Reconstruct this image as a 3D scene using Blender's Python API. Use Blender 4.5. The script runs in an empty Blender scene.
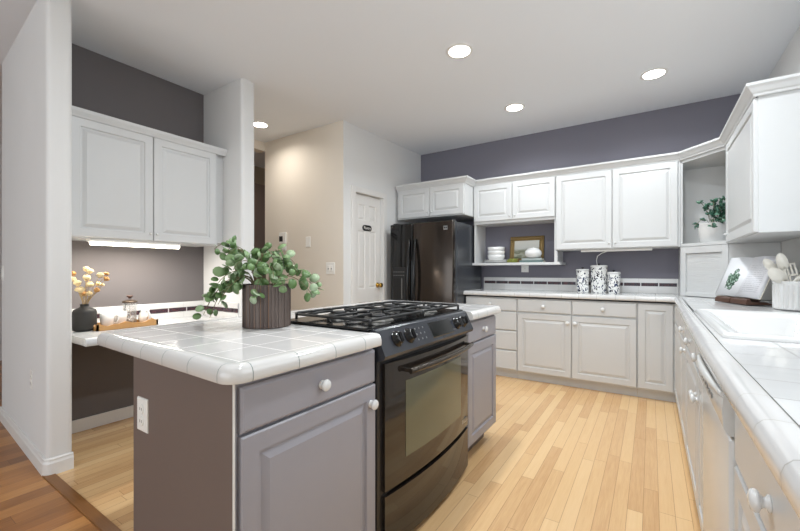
import bpy, bmesh, math, random
from mathutils import Vector, Matrix
random.seed(7)
SC = bpy.context.scene
COL = SC.collection
PI = math.pi

# ------------------------------------------------------------------ camera, world, light, exposure
cam = bpy.data.cameras.new('camera')
cam.sensor_width = 36.0
cam.lens = 381.5 / 800 * 36
cam.shift_y = 5.5 / 800
cam.clip_start = 0.02
camo = bpy.data.objects.new('camera', cam)
COL.objects.link(camo)
camo.location = (0, 0, 1.155)
camo.rotation_euler = (PI / 2, 0, math.radians(33.34))
SC.camera = camo

w = bpy.data.worlds.new('daylight')
SC.world = w
w.use_nodes = True
w.node_tree.nodes['Background'].inputs[0].default_value = (0.93, 0.97, 1.0, 1)
w.node_tree.nodes['Background'].inputs[1].default_value = 1.2


def area(name, loc, rot, sx, sy, power, col=(1, 1, 1), spread=PI):
    l = bpy.data.lights.new(name, 'AREA')
    l.shape = 'RECTANGLE'
    l.size, l.size_y, l.energy, l.color = sx, sy, power, col
    l.spread = spread
    o = bpy.data.objects.new(name, l)
    COL.objects.link(o)
    o.location, o.rotation_euler = loc, rot
    return o


# daylight coming through the glazed end of the room behind the camera and the window over the sink
area('daylight_patio', (-1.8, -3.75, 1.35), (PI / 2, 0, 0), 4.6, 2.2, 46, (0.80, 0.91, 1.0))
area('daylight_sink_window', (0.80, 1.45, 1.62), (0, PI / 2, 0), 0.9, 1.9, 5.5, (0.82, 0.92, 1.0))

# added lamps without fixtures, out of view, to brighten the kitchen
for cx_, cy_ in ((.0, 2.35), (-1.15, 1.2), (-.1, .6)):
    l_ = area('can_or_fill_lamp', (cx_, cy_, 2.76), (0, 0, 0), .14, .14, 15, (.90, .96, 1))
    l_.data.shape = 'DISK'
    l_.data.energy = 8 if cy_ < 1 else 16

SC.view_settings.view_transform = 'Standard'
SC.view_settings.look = 'None'
SC.view_settings.exposure = 0.29
SC.view_settings.gamma = 1.0
SC.view_settings.use_curve_mapping = False
SC.cycles.use_denoising = True
SC.cycles.max_bounces = 10
SC.cycles.diffuse_bounces = 6
SC.cycles.sample_clamp_indirect = 8


# ------------------------------------------------------------------ materials
def lin(c):
    return tuple(((v / 255) / 12.92 if v / 255 <= .04045 else ((v / 255 + .055) / 1.055) ** 2.4) for v in c)


class NT:
    def __init__(s, name):
        s.m = bpy.data.materials.new(name)
        s.m.use_nodes = True
        s.t = s.m.node_tree
        s.b = s.t.nodes['Principled BSDF']

    def n(s, typ, **kw):
        nd = s.t.nodes.new(typ)
        for k, v in kw.items():
            setattr(nd, k, v)
        return nd

    def put(s, sock, v):
        if hasattr(v, 'is_output') or isinstance(v, bpy.types.NodeSocket):
            s.t.links.new(v, sock)
        else:
            sock.default_value = v

    def math(s, op, a, b=None, c=None):
        nd = s.n('ShaderNodeMath', operation=op)
        s.put(nd.inputs[0], a)
        if b is not None:
            s.put(nd.inputs[1], b)
        if c is not None:
            s.put(nd.inputs[2], c)
        return nd.outputs[0]

    def xyz(s):
        g = s.n('ShaderNodeNewGeometry')
        sp = s.n('ShaderNodeSeparateXYZ')
        s.t.links.new(g.outputs['Position'], sp.inputs[0])
        return sp.outputs

    def comb(s, x, y, z):
        nd = s.n('ShaderNodeCombineXYZ')
        for i, v in enumerate((x, y, z)):
            s.put(nd.inputs[i], v)
        return nd.outputs[0]

    def mix(s, f, a, b):
        nd = s.n('ShaderNodeMix', data_type='RGBA')
        s.put(nd.inputs[0], f)
        s.put(nd.inputs[6], a)
        s.put(nd.inputs[7], b)
        return nd.outputs[2]

    def noise(s, vec, scale, detail=3, rough=.5):
        nd = s.n('ShaderNodeTexNoise')
        if vec is not None:
            s.put(nd.inputs['Vector'], vec)
        nd.inputs['Scale'].default_value = scale
        nd.inputs['Detail'].default_value = detail
        nd.inputs['Roughness'].default_value = rough
        return nd.outputs[0]

    def ramp(s, f, stops, interp='LINEAR'):
        nd = s.n('ShaderNodeValToRGB')
        cr = nd.color_ramp
        cr.interpolation = interp
        while len(cr.elements) < len(stops):
            cr.elements.new(.5)
        for e, (p, c) in zip(cr.elements, stops):
            e.position = p
            e.color = (*lin(c), 1)
        s.put(nd.inputs[0], f)
        return nd.outputs[0]

    def bump(s, h, strength=.3, dist=.002):
        nd = s.n('ShaderNodeBump')
        nd.inputs['Strength'].default_value = strength
        nd.inputs['Distance'].default_value = dist
        s.put(nd.inputs['Height'], h)
        s.t.links.new(nd.outputs[0], s.b.inputs['Normal'])


def mat(name, rgb, rough=.5, spec=.5, metal=0, var=.03, vscale=6, bump=0, bscale=200, coat=0):
    k = NT(name)
    c = (*lin(rgb), 1)
    if var:
        f = k.noise(None, vscale, 2)
        dk = tuple(v * (1 - var) for v in c[:3]) + (1,)
        lt = tuple(min(1, v * (1 + var)) for v in c[:3]) + (1,)
        k.put(k.b.inputs['Base Color'], k.mix(f, dk, lt))
    else:
        k.b.inputs['Base Color'].default_value = c
    k.b.inputs['Roughness'].default_value = rough
    k.b.inputs['Specular IOR Level'].default_value = spec
    k.b.inputs['Metallic'].default_value = metal
    k.b.inputs['Coat Weight'].default_value = coat
    if bump:
        k.bump(k.noise(None, bscale, 2), bump, .002)
    return k.m


def emit(name, rgb, strength):
    k = NT(name)
    k.b.inputs['Base Color'].default_value = (*lin(rgb), 1)
    k.b.inputs['Emission Color'].default_value = (*lin(rgb), 1)
    k.b.inputs['Emission Strength'].default_value = strength
    return k.m


def glass(name, rgb, rough=.02, alpha=.25):
    k = NT(name)
    k.b.inputs['Base Color'].default_value = (*lin(rgb), 1)
    k.b.inputs['Roughness'].default_value = rough
    k.b.inputs['Alpha'].default_value = alpha
    return k.m


def planks(name, tones, wid, length, axis='Y', seam=(120, 80, 45), rough=.28, off=0.0):
    k = NT(name)
    x, y, z = k.xyz()
    if axis == 'X':
        x, y = y, x
    u = k.math('DIVIDE', k.math('ADD', x, 20 + off), wid)
    col = k.math('FLOOR', u)
    wn = k.n('ShaderNodeTexWhiteNoise', noise_dimensions='1D')
    k.put(wn.inputs['W'], col)
    v = k.math('ADD', k.math('DIVIDE', k.math('ADD', y, 20), length), k.math('MULTIPLY', wn.outputs[0], 7.3))
    row = k.math('FLOOR', v)
    wn2 = k.n('ShaderNodeTexWhiteNoise', noise_dimensions='2D')
    k.put(wn2.inputs['Vector'], k.comb(col, row, 0))
    r = wn2.outputs[0]
    grain = k.noise(k.comb(k.math('MULTIPLY', x, 34), k.math('MULTIPLY', y, 2.2), k.math('MULTIPLY', r, 40)), 2.0, 5, .6)
    fine = k.noise(k.comb(k.math('MULTIPLY', x, 160), k.math('MULTIPLY', y, 6), k.math('MULTIPLY', r, 90)), 1.6, 3, .6)
    tone = k.math('ADD', k.math('MULTIPLY', r, .55), k.math('ADD', k.math('MULTIPLY', grain, .45), k.math('MULTIPLY', k.math('SUBTRACT', fine, .5), .35)))
    c = k.ramp(tone, [(.12, tones[0]), (.42, tones[1]), (.62, tones[2]), (.95, tones[3])])
    fu = k.math('ABSOLUTE', k.math('SUBTRACT', k.math('FRACT', u), .5))
    fv = k.math('ABSOLUTE', k.math('SUBTRACT', k.math('FRACT', v), .5))
    su = k.math('GREATER_THAN', fu, .5 - .0011 / wid)
    sv = k.math('GREATER_THAN', fv, .5 - .0012 / length)
    sm = k.math('MULTIPLY', k.math('MAXIMUM', su, sv), .55)
    k.put(k.b.inputs['Base Color'], k.mix(sm, c, (*lin(seam), 1)))
    k.b.inputs['Roughness'].default_value = rough
    k.bump(k.math('SUBTRACT', k.math('MULTIPLY', fine, .2), sm), .12, .002)
    return k.m


def tiles(name, x0, px, y0, py, rgb=(210, 211, 212), grout=(126, 135, 131), gw=.0040, rough=.09, use=('x', 'y'), wobble=.9):
    k = NT(name)
    x, y, z = k.xyz()
    ms = []
    ids = []
    for a, o, p, key in ((x, x0, px, 'x'), (y, y0, py, 'y')):
        u = k.math('DIVIDE', k.math('SUBTRACT', a, o - 40 * p), p)
        ids.append(k.math('FLOOR', u))
        if key in use:
            d = k.math('ABSOLUTE', k.math('SUBTRACT', k.math('FRACT', k.math('ADD', u, .5)), .5))
            ms.append(k.math('LESS_THAN', d, gw / 2 / p))
    m = ms[0] if len(ms) == 1 else k.math('MAXIMUM', ms[0], ms[1])
    wn = k.n('ShaderNodeTexWhiteNoise', noise_dimensions='2D')
    k.put(wn.inputs['Vector'], k.comb(ids[0], ids[1], 0))
    c0 = (*lin(rgb), 1)
    c1 = tuple(v * .93 for v in c0[:3]) + (1,)
    base = k.mix(wn.outputs[0], c1, c0)
    k.put(k.b.inputs['Base Color'], k.mix(m, base, (*lin(grout), 1)))
    k.put(k.b.inputs['Roughness'], k.math('ADD', rough, k.math('MULTIPLY', m, .5)))
    k.b.inputs['Specular IOR Level'].default_value = .6
    wob = k.noise(k.comb(x, y, k.math('MULTIPLY', wn.outputs[0], 30)), 9, 1)
    k.bump(k.math('SUBTRACT', k.math('MULTIPLY', wob, wobble), k.math('MULTIPLY', m, .5)), .35, .004)
    return k.m


WHITE = mat('white_wall_paint', (222, 222, 221), .7, .3, var=.015)
CEIL = mat('ceiling_paint', (228, 231, 235), .85, .2, var=.015, bump=.05, bscale=120)
CREAM = mat('cream_wall_paint', (228, 220, 208), .7, .3, var=.02)
TAN = mat('tan_wall_paint', (168, 150, 128), .7, .3)
GREYW = mat('pale_grey_paint', (222, 222, 221), .7, .3)
MAUVE = mat('slate_mauve_paint', (122, 120, 130), .65, .3)
TAUPE = mat('dark_taupe_paint', (108, 103, 103), .65, .3)
CABW = mat('white_cabinet_paint', (204, 205, 205), .32, .5, var=.012)
CABG = mat('grey_mauve_cabinet_paint', (151, 149, 156), .38, .5, var=.02)
CABE = mat('brown_grey_panel_paint', (110, 97, 91), .5, .4, var=.02)
TRIMW = mat('white_trim_paint', (224, 222, 219), .4, .5, var=.01)
CERAM = mat('white_ceramic', (220, 220, 219), .12, .6, var=.01)
ENAMEL = mat('white_enamel', (212, 212, 210), .2, .6, var=.01)
GROUT = mat('grout_white', (214, 212, 208), .7, .3)
BLACKG = mat('black_gloss', (13, 13, 14), .08, .5, var=0)
BLACKS = mat('black_satin', (24, 24, 26), .35, .5, var=0)
IRON = mat('cast_iron', (22, 22, 23), .5, .5, bump=.1)
PANELB = mat('charcoal_control_panel', (50, 52, 58), .2, .5, var=.02)
GREYM = mat('grey_metal', (150, 150, 150), .3, .5, metal=.9, var=.02)
FRIDGE = mat('black_warm_reflection', (72, 65, 60), .16, .5, metal=.85, var=.03)  # brown base colour paints a warm reflection onto the black door
FRSIDE = mat('black_textured_side', (56, 59, 64), .26, .5, var=.02)
OVENG = mat('oven_door_glass', (34, 29, 26), .06, .75, var=0)
OVENW = mat('oven_window_glass', (92, 92, 74), .07, .7, var=.05, vscale=3)  # grey-green base colour stands in for the reflection in dark glass
PLASTW = mat('white_plastic', (236, 235, 231), .35, .5, var=0)
PLASTS = mat('socket_shadow', (120, 118, 114), .5, .4, var=0)
BRASS = mat('brass', (190, 150, 70), .2, .5, metal=1, var=.02)
DARKWOOD = mat('walnut_wood', (82, 58, 48), .45, .4, var=.25, vscale=25)
TRAYW = planks('tray_bamboo', [(140, 98, 54), (166, 122, 72), (178, 134, 82), (192, 150, 100)], .03, 1.2, rough=.4)
FLOORM = planks('oak_strip_floor', [(196, 154, 108), (215, 176, 128), (221, 184, 136), (228, 195, 148)], .064, .95, rough=.24)
DARKFL = planks('brown_strip_floor', [(118, 74, 36), (152, 100, 52), (170, 115, 62), (198, 144, 84)], .095, 1.5, seam=(70, 40, 22), rough=.3)
THRES = planks('brown_threshold', [(118, 76, 34), (136, 90, 44), (146, 98, 50), (162, 112, 60)], .2, 2.0, axis='X', rough=.35)
TOP_I = tiles('island_tile', -.915, .155, .615, .155, rgb=(216, 214, 212), grout=(236, 234, 231), gw=.0038)
EDGE_I = tiles('island_edge_tile', -.915, .155, .615, .155, rgb=(214, 212, 209), gw=.0028, wobble=.2)
TOP_L = tiles('counter_tile', .19, .155, .683, .158, rgb=(212, 212, 212), grout=(132, 130, 127), gw=.0042)
EDGE_L = tiles('counter_edge_tile', .19, .155, .683, .158, grout=(160, 157, 152), rgb=(212, 211, 210), wobble=.2, gw=.0032)
TOP_D = tiles('desk_tile', -2.85, .155, .95, .155)
SPLASH = tiles('backsplash_tile', .05, .155, .05, .155, rgb=(222, 221, 219), grout=(190, 188, 184), gw=.0022)
ACC = NT('accent_tile')
_x, _y, _z = ACC.xyz()
_n = ACC.noise(None, 34, 1)
ACC.put(ACC.b.inputs['Base Color'], ACC.ramp(_n, [(.0, (26, 27, 36)), (.50, (48, 50, 64)), (.58, (132, 56, 50)), (.66, (30, 31, 42))], 'CONSTANT'))
ACC.b.inputs['Roughness'].default_value = .35
ACC = ACC.m


# ------------------------------------------------------------------ geometry helpers
class MB:
    """collects shapes, given in world coordinates unless local=True, into ONE mesh object"""

    def __init__(s, owner=None, local=False):
        s.bm = bmesh.new()
        s.owner = owner
        s.off = Vector(owner.location) if (owner is not None and not local) else Vector((0, 0, 0))

    def v(s, p):
        return s.bm.verts.new(Vector(p) - s.off)

    def box(s, a, b, bev=0, seg=2):
        t = bmesh.new()
        a, b = Vector(a), Vector(b)
        lo = Vector([min(a[i], b[i]) for i in range(3)])
        hi = Vector([max(a[i], b[i]) for i in range(3)])
        bmesh.ops.create_cube(t, size=1)
        for q in t.verts:
            q.co = Vector([(lo[i] + hi[i]) / 2 + q.co[i] * (hi[i] - lo[i]) for i in range(3)])
        if bev:
            bmesh.ops.bevel(t, geom=t.edges[:], offset=bev, segments=seg, affect='EDGES', profile=.5)
        s.merge(t)
        return s

    def merge(s, t, M=None):
        mp = {}
        for q in t.verts:
            co = M @ q.co if M is not None else q.co
            mp[q] = s.bm.verts.new(co - s.off)
        for f in t.faces:
            try:
                nf = s.bm.faces.new([mp[q] for q in f.verts])
                nf.smooth = f.smooth
            except ValueError:
                pass
        t.free()

    def prism(s, pts, z0, z1, bev=0):
        """plan polygon extruded in z"""
        t = bmesh.new()
        lo = [t.verts.new((p[0], p[1], z0)) for p in pts]
        hi = [t.verts.new((p[0], p[1], z1)) for p in pts]
        n = len(pts)
        t.faces.new(lo)
        t.faces.new(hi)
        for i in range(n):
            t.faces.new((lo[i], lo[(i + 1) % n], hi[(i + 1) % n], hi[i]))
        if bev:
            es = [e for e in t.edges if abs(e.verts[0].co.z - e.verts[1].co.z) > 1e-6] if bev < 0 else t.edges[:]
            bmesh.ops.bevel(t, geom=es, offset=abs(bev), segments=4 if bev < 0 else 2, affect='EDGES', profile=.5)
        s.merge(t)
        return s

    def extrude(s, pts, vec):
        """any planar polygon of 3D points swept by vec"""
        vec = Vector(vec)
        lo = [s.v(p) for p in pts]
        hi = [s.v(Vector(p) + vec) for p in pts]
        n = len(pts)
        s.bm.faces.new(lo)
        s.bm.faces.new(hi)
        for i in range(n):
            s.bm.faces.new((lo[i], lo[(i + 1) % n], hi[(i + 1) % n], hi[i]))
        return s

    def lathe(s, o, axis, prof, n=20, caps=True, sx=1.0, sy=1.0):
        """prof [(radius, height)] turned about axis from o"""
        axis = Vector(axis).normalized()
        M = axis.to_track_quat('Z', 'Y').to_matrix()
        o = Vector(o)
        rings = []
        for r, h in prof:
            if r < 1e-6:
                rings.append([s.v(o + M @ Vector((0, 0, h)))])
            else:
                rings.append([s.v(o + M @ Vector((r * sx * math.cos(2 * PI * i / n), r * sy * math.sin(2 * PI * i / n), h))) for i in range(n)])
        for A, B in zip(rings, rings[1:]):
            for i in range(n):
                j = (i + 1) % n
                if len(A) == 1 and len(B) == 1:
                    continue
                if len(A) == 1:
                    f = s.bm.faces.new((A[0], B[i], B[j]))
                elif len(B) == 1:
                    f = s.bm.faces.new((A[i], A[j], B[0]))
                else:
                    f = s.bm.faces.new((A[i], A[j], B[j], B[i]))
                f.smooth = True
        if caps:
            for R in (rings[0], rings[-1]):
                if len(R) > 2:
                    s.bm.faces.new(R)
        return s

    def tube(s, pts, r, n=8, flat=1.0, up=(0, 0, 1)):
        pts = [Vector(p) for p in pts]
        rs = r if isinstance(r, (list, tuple)) else [r] * len(pts)
        rings = []
        for i, p in enumerate(pts):
            d = (pts[min(i + 1, len(pts) - 1)] - pts[max(i - 1, 0)]).normalized()
            u = Vector(up)
            if abs(d.dot(u)) > .97:
                u = Vector((1, 0, 0))
            a = d.cross(u).normalized()
            b = a.cross(d).normalized()
            rings.append([s.v(p + (a * math.cos(2 * PI * k / n) * flat + b * math.sin(2 * PI * k / n)) * rs[i]) for k in range(n)])
        for A, B in zip(rings, rings[1:]):
            for k in range(n):
                f = s.bm.faces.new((A[k], A[(k + 1) % n], B[(k + 1) % n], B[k]))
                f.smooth = True
        s.bm.faces.new(rings[0])
        s.bm.faces.new(rings[-1])
        return s

    def rings(s, o, U, V, N, w_, h_, ringlist):
        """nested rectangles (inset, height along N): doors, drawers, raised panels"""
        o, U, V, N = Vector(o), Vector(U), Vector(V), Vector(N)
        prev = None
        for ins, n in ringlist:
            q = [s.v(o + U * a + V * b + N * n) for a, b in ((ins, ins), (w_ - ins, ins), (w_ - ins, h_ - ins), (ins, h_ - ins))]
            if prev:
                for i in range(4):
                    s.bm.faces.new((prev[i], prev[(i + 1) % 4], q[(i + 1) % 4], q[i]))
            else:
                s.bm.faces.new(q)
            prev = q
        s.bm.faces.new(prev)
        return s

    def sweep(s, prof, path, side=1, closed=False):
        """prof [(inward offset, z)] closed section swept along plan path; offset is to the left for side=1"""
        n = len(path)
        P = [Vector((p[0], p[1])) for p in path]
        rings = []
        for i in range(n):
            d1 = (P[i] - P[i - 1]).normalized() if (i > 0 or closed) else None
            d2 = (P[(i + 1) % n] - P[i]).normalized() if (i < n - 1 or closed) else None
            d1 = d1 or d2
            d2 = d2 or d1
            n1 = Vector((-d1.y, d1.x)) * side
            n2 = Vector((-d2.y, d2.x)) * side
            m = (n1 + n2).normalized()
            m = m / max(.3, m.dot(n1))
            rings.append([s.v((P[i].x + m.x * o, P[i].y + m.y * o, z)) for o, z in prof])
        k = len(prof)
        pairs = list(zip(rings, rings[1:])) + ([(rings[-1], rings[0])] if closed else [])
        for A, B in pairs:
            for j in range(k):
                s.bm.faces.new((A[j], A[(j + 1) % k], B[(j + 1) % k], B[j]))
        if not closed:
            s.bm.faces.new(rings[0])
            s.bm.faces.new(rings[-1])
        return s

    def build(s, name, m, parent='own', smooth=False, kind=None):
        bmesh.ops.recalc_face_normals(s.bm, faces=s.bm.faces[:])
        me = bpy.data.meshes.new(name)
        s.bm.to_mesh(me)
        s.bm.free()
        if smooth:
            for p in me.polygons:
                p.use_smooth = True
        me.materials.append(m)
        o = bpy.data.objects.new(name, me)
        COL.objects.link(o)
        p = s.owner if parent == 'own' else parent
        if p is not None:
            o.parent = p
        if kind:
            o['kind'] = kind
        return o


def smooth_by_angle(o, deg=35):
    me = o.data
    for p in me.polygons:
        p.use_smooth = True
    bm = bmesh.new()
    bm.from_mesh(me)
    for e in bm.edges:
        e.smooth = len(e.link_faces) == 2 and e.calc_face_angle(0) < math.radians(deg)
    bm.to_mesh(me)
    bm.free()
    return o


def thing(name, label, cat, loc=(0, 0, 0), rotz=0, group=None):
    o = bpy.data.objects.new(name, None)
    COL.objects.link(o)
    o.empty_display_size = .1
    o.location = loc
    o.rotation_euler = (0, 0, rotz)
    o['label'], o['category'] = label, cat
    if group:
        o['group'] = group
    return o


def tag(o, label, cat, group=None):
    o['label'], o['category'] = label, cat
    if group:
        o['group'] = group
    return o


def skew(o):
    off = Vector((0, 0, 0))
    q = o
    while q is not None:
        off += Vector(q.location)
        q = q.parent
    for v_ in o.data.vertices:
        v_.co.x += (v_.co.y + off.y - 4.62) * .0438
    return o


def struct(name, mb, m):
    return mb.build(name, m, None, kind='structure')


def text(name, body, size, loc, rot, m, parent, depth=.0006):
    c = bpy.data.curves.new(name, 'FONT')
    c.body = body
    c.size = size
    c.extrude = depth
    c.align_x, c.align_y = 'CENTER', 'CENTER'
    c.materials.append(m)
    o = bpy.data.objects.new(name, c)
    COL.objects.link(o)
    if parent is not None:
        o.parent = parent
        top = parent
        off = Vector((0, 0, 0))
        while top is not None:
            off += Vector(top.location)
            top = top.parent
        o.location = Vector(loc) - off
    else:
        o.location = loc
    o.rotation_euler = rot
    me = bpy.data.meshes.new_from_object(o.evaluated_get(bpy.context.evaluated_depsgraph_get()))
    q = bpy.data.objects.new(name, me)
    COL.objects.link(q)
    q.parent = parent
    q.location, q.rotation_euler = o.location, o.rotation_euler
    bpy.data.objects.remove(o)
    bpy.data.curves.remove(c)
    q.name = name
    return q


Z = (0, 0, 1)
T = .02
DOOR = [(0, 0), (0, T - .004), (.004, T), (.054, T), (.058, T - .009), (.066, T - .009), (.088, T - .0005)]
SLAB = [(0, 0), (0, T - .007), (.005, T - .002), (.009, T)]
KNOB = [(.0145, 0), (.0145, .003), (.0105, .005), (.0085, .009), (.012, .013), (.0185, .016), (.0195, .021), (.0165, .026), (.008, .0285), (0, .029)]


def front(owner, name, o, U, N, w_, h_, m, ringlist=DOOR, knob=None, kname='knob', km=None, kprof=KNOB, klabel=None):
    d = MB(owner).rings(o, U, Z, N, w_, h_, ringlist).build(name, m)
    if knob is not None:
        p = Vector(o) + Vector(U) * knob[0] + Vector(Z) * knob[1] + Vector(N) * T
        kb = MB(owner)
        kb.lathe(p, N, kprof, 18)
        k = kb.build(kname, km or CERAM, d, True)
        if klabel:
            k['label'] = klabel
    return d


def fillet(p0, p1, p2, r, n=6):
    p0, p1, p2 = Vector(p0), Vector(p1), Vector(p2)
    a, b = (p0 - p1).normalized(), (p2 - p1).normalized()
    ang = a.angle(b)
    t = r / math.tan(ang / 2)
    c = p1 + (a + b).normalized() * (r / math.sin(ang / 2))
    s_, e_ = p1 + a * t - c, p1 + b * t - c
    th = s_.angle(e_)
    out = []
    for i in range(n + 1):
        f = i / n
        q = (s_ * math.sin((1 - f) * th) + e_ * math.sin(f * th)) / math.sin(th)
        out.append(tuple(c + q))
    return out


NOSE = [(.050, .9155), (.024, .9165), (.012, .9135), (.004, .905), (0, .893), (0, .875), (.003, .870), (.050, .870)]
CZ = 2.775          # ceiling height
XR, YB = .82, 4.62  # right wall and back wall
XD = -3.44          # desk wall
XP = -2.69          # pantry wall
YH = 3.09           # hall wall

# ------------------------------------------------------------------ the room
struct('floor', MB().box((-2.95, .70, -.1), (2, .86, 0)).box((-4.0, .86, -.1), (2, 6.5, 0)).box((-1.30, -4, -.1), (2, .70, 0)), FLOORM)
struct('floor_living', MB().box((-7, -4, -.1), (-1.30, .69, 0)).box((-7, .69, -.1), (-2.951, .859, 0)).box((-7, .859, -.1), (-4.001, 6.5, 0)), DARKFL)
struct('trim_1', MB().box((-2.86, .685, -.02), (-1.30, .735, .006), .002), THRES)
struct('ceiling', MB().box((-7, -4, CZ), (2, 6.5, CZ + .1)), CEIL)
struct('wall_back', MB().box((XP, YB, 0), (XR + .12, YB + .12, CZ)), MAUVE)
wr = MB()
wr.box((XR, 2.45, 0), (XR + .12, YB, CZ)).box((XR, -4, 0), (XR + .12, .45, CZ))
wr.box((XR, .45, 0), (XR + .12, 2.45, 1.14)).box((XR, .45, 2.1), (XR + .12, 2.45, CZ))
struct('wall_right', wr, WHITE)
wf = MB()
wf.box((XR - .015, .38, 2.1), (XR, 2.52, 2.17)).box((XR - .015, .38, 1.09), (XR, 2.52, 1.14)).box((XR - .015, .38, 1.14), (XR, .45, 2.1)).box((XR - .015, 2.45, 1.14), (XR, 2.52, 2.1))
struct('window_1', wf, TRIMW)
# rear wall with the glazed opening the daylight comes through
wb = MB()
wb.box((-7, -4.0, 0), (-4.3, -3.9, CZ)).box((.7, -4.0, 0), (XR, -3.9, CZ)).box((-4.3, -4.0, 2.5), (.7, -3.9, CZ)).box((-4.3, -4, 0), (.7, -3.9, .12))
struct('wall_rear', wb, WHITE)
struct('wall_far_left', MB().box((-7.1, -4, 0), (-7, 6.5, CZ)), WHITE)
# pillar wall on the left: slightly skewed, soft bullnose corners
struct('wall_left', MB().prism([(-2.84, .700), (-2.84, .817), (-4.26, .90), (-4.26, .782)], 0, CZ, -.025), WHITE)
struct('wall_desk', MB().box((-3.83, .84, 0), (XD, 1.95, CZ)), TAUPE)
struct('wall_alcove', MB().prism([(-3.83, 1.94), (-2.86, 1.94), (-2.86, 2.07), (-3.83, 2.07)], 0, CZ, -.025), WHITE)
struct('wall_hall', MB().box((-4.07, YH - .004, 0), (XP - .072, YH + .1, CZ)), CREAM)
wp = MB()
wp.box((XP - .12, YH, 0), (XP, 3.262, CZ)).box((XP - .12, 3.762, 0), (XP, YB + .12, CZ)).box((XP - .12, 3.262, 2.035), (XP, 3.762, CZ))
skew(struct('wall_pantry', wp, WHITE))
wh = MB()
wh.box((-4.19, 2.05, 0), (-4.07, 2.25, CZ)).box((-4.19, 2.25, 2.665), (-4.07, YH, CZ))
struct('wall_corridor', wh, CREAM)
struct('wall_corridor_end', MB().box((-5.2, 2.0, 0), (-5.1, 5.5, CZ)).box((-5.2, 5.4, 0), (-2.8, 5.5, CZ)), TAN)
struct('corridor_panel', MB().box((-4.46, YH + .08, 0), (-4.42, 3.9, 2.33), .004), mat('brown_panel', (104, 86, 76), .4))  # plain dark brown panel seen through the corridor opening

# baseboards
BBP = [(0.0, 0), (-.016, 0), (-.016, .066), (-.012, .074), (-.010, .080), (-.010, .088), (-.005, .094), (0, .094)]
struct('baseboard_left', MB().sweep([(o, z) for o, z in BBP], [(-4.26, .782)] + fillet((-4.26, .782), (-2.84, .700), (-2.84, .817), .025) + [(-2.84, .817)], 1), TRIMW)
struct('baseboard_desk', MB().box((XD, .87, 0), (XD + .014, 1.94, .09), .003), TRIMW)
struct('baseboard_hall', MB().box((-4.07, YH - .018, 0), (XP - .072, YH - .004, .09), .003), TRIMW)

# pantry door: slab with six sunk panels, casing, lever knob, hinges, sign
dr = MB()
y0, y1, zt = 3.266, 3.758, 2.03
X0 = XP - .034
ys = [y0, y0 + .085, y0 + .215, y1 - .215, y1 - .085, y1]
zs = [.005, .2, .80, .95, 1.62, 1.74, 1.92, zt]
for i in range(5):
    for j in range(7):
        o = (X0, ys[i], zs[j])
        ww, hh = ys[i + 1] - ys[i], zs[j + 1] - zs[j]
        if i in (1, 3) and j in (1, 3, 5):
            dr.rings(o, (0, 1, 0), Z, (1, 0, 0), ww, hh, [(0, -.03), (0, 0), (.008, -.009), (.016, -.009), (.034, -.002)])
        else:
            dr.rings(o, (0, 1, 0), Z, (1, 0, 0), ww, hh, [(0, -.03), (0, 0)])
bmesh.ops.remove_doubles(dr.bm, verts=dr.bm.verts[:], dist=1e-5)
door = skew(struct('door_1', dr, TRIMW))
kb = MB()
kb.lathe((X0, y1 - .055, .985), (1, 0, 0), [(.031, 0), (.031, .006), (.013, .010), (.012, .035), (.022, .040), (.029, .052), (.027, .064), (.015, .072), (0, .073)], 20)
skew(kb.build('door_knob', BRASS, door, True))
cs = MB()
for a, b in (((XP, 3.20, 0), (XP + .018, 3.262, 2.097)), ((XP, 3.762, 0), (XP + .018, 3.824, 2.097)), ((XP, 3.262, 2.035), (XP + .018, 3.762, 2.097))):
    cs.box(a, b, .004)
skew(struct('trim_2', cs, TRIMW))
sg = thing('door_sign', 'small black pill-shaped sign on the white pantry door', 'sign', (XP - .034 - .0484, 3.515, 1.655))
XS = XP - .0484
pl = []
for i in range(32):
    a = 2 * PI * i / 32
    pl.append((XS - .0355, 3.512 + (.078 if math.cos(a) > 0 else -.078) * .62 + .034 * math.cos(a), 1.655 + .034 * math.sin(a)))
MB(sg).extrude(pl, (.0065, 0, 0)).build('sign_plate', BLACKS)
text('lettering', 'Pantry', .05, (XS - .0280, 3.512, 1.655), (PI / 2, 0, PI / 2), PLASTW, sg)


# ------------------------------------------------------------------ wall plates
def plate(name, label, cat, c, U, N, w_, h_, kind):
    t = thing(name, label, cat, c)
    U, N, c = Vector(U), Vector(N), Vector(c)
    o = c - U * w_ / 2 - Vector(Z) * h_ / 2
    MB(t).rings(o, U, Z, N, w_, h_, [(0, 0), (0, .003), (.004, .006)]).build('wall_plate', PLASTW)
    if kind == 'outlet':
        for dz in (-.02, .02):
            s_ = MB(t)
            s_.lathe(c + Vector((0, 0, dz)) + N * .006, N, [(.0165, 0), (.0165, .002), (.014, .0025)], 18)
            so = s_.build('socket', PLASTW)
            q = MB(t)
            for du in (-.006, .006):
                q.rings(c + Vector((0, 0, dz)) + U * (du - .001) - Vector((0, 0, .004)) + N * .0086, U, Z, N, .0022, .009, [(0, -.001), (0, .0004)])
            q.build('slots', PLASTS, so)
    elif kind == 'switch2':
        for du in (-.023, .023):
            MB(t).rings(c + U * (du - .016) - Vector((0, 0, .033)) + N * .006, U, Z, N, .032, .066, [(0, 0), (.002, .004)]).build('rocker', PLASTW)
            MB(t).rings(c + U * (du - .005) - Vector((0, 0, .012)) + N * .010, U, Z, N, .010, .014, [(0, 0), (.002, .006)]).build('toggle', PLASTS)
    elif kind == 'switch':
        MB(t).rings(c - U * .016 - Vector((0, 0, .033)) + N * .006, U, Z, N, .032, .066, [(0, 0), (.002, .004)]).build('rocker', PLASTW)
    return t


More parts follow.
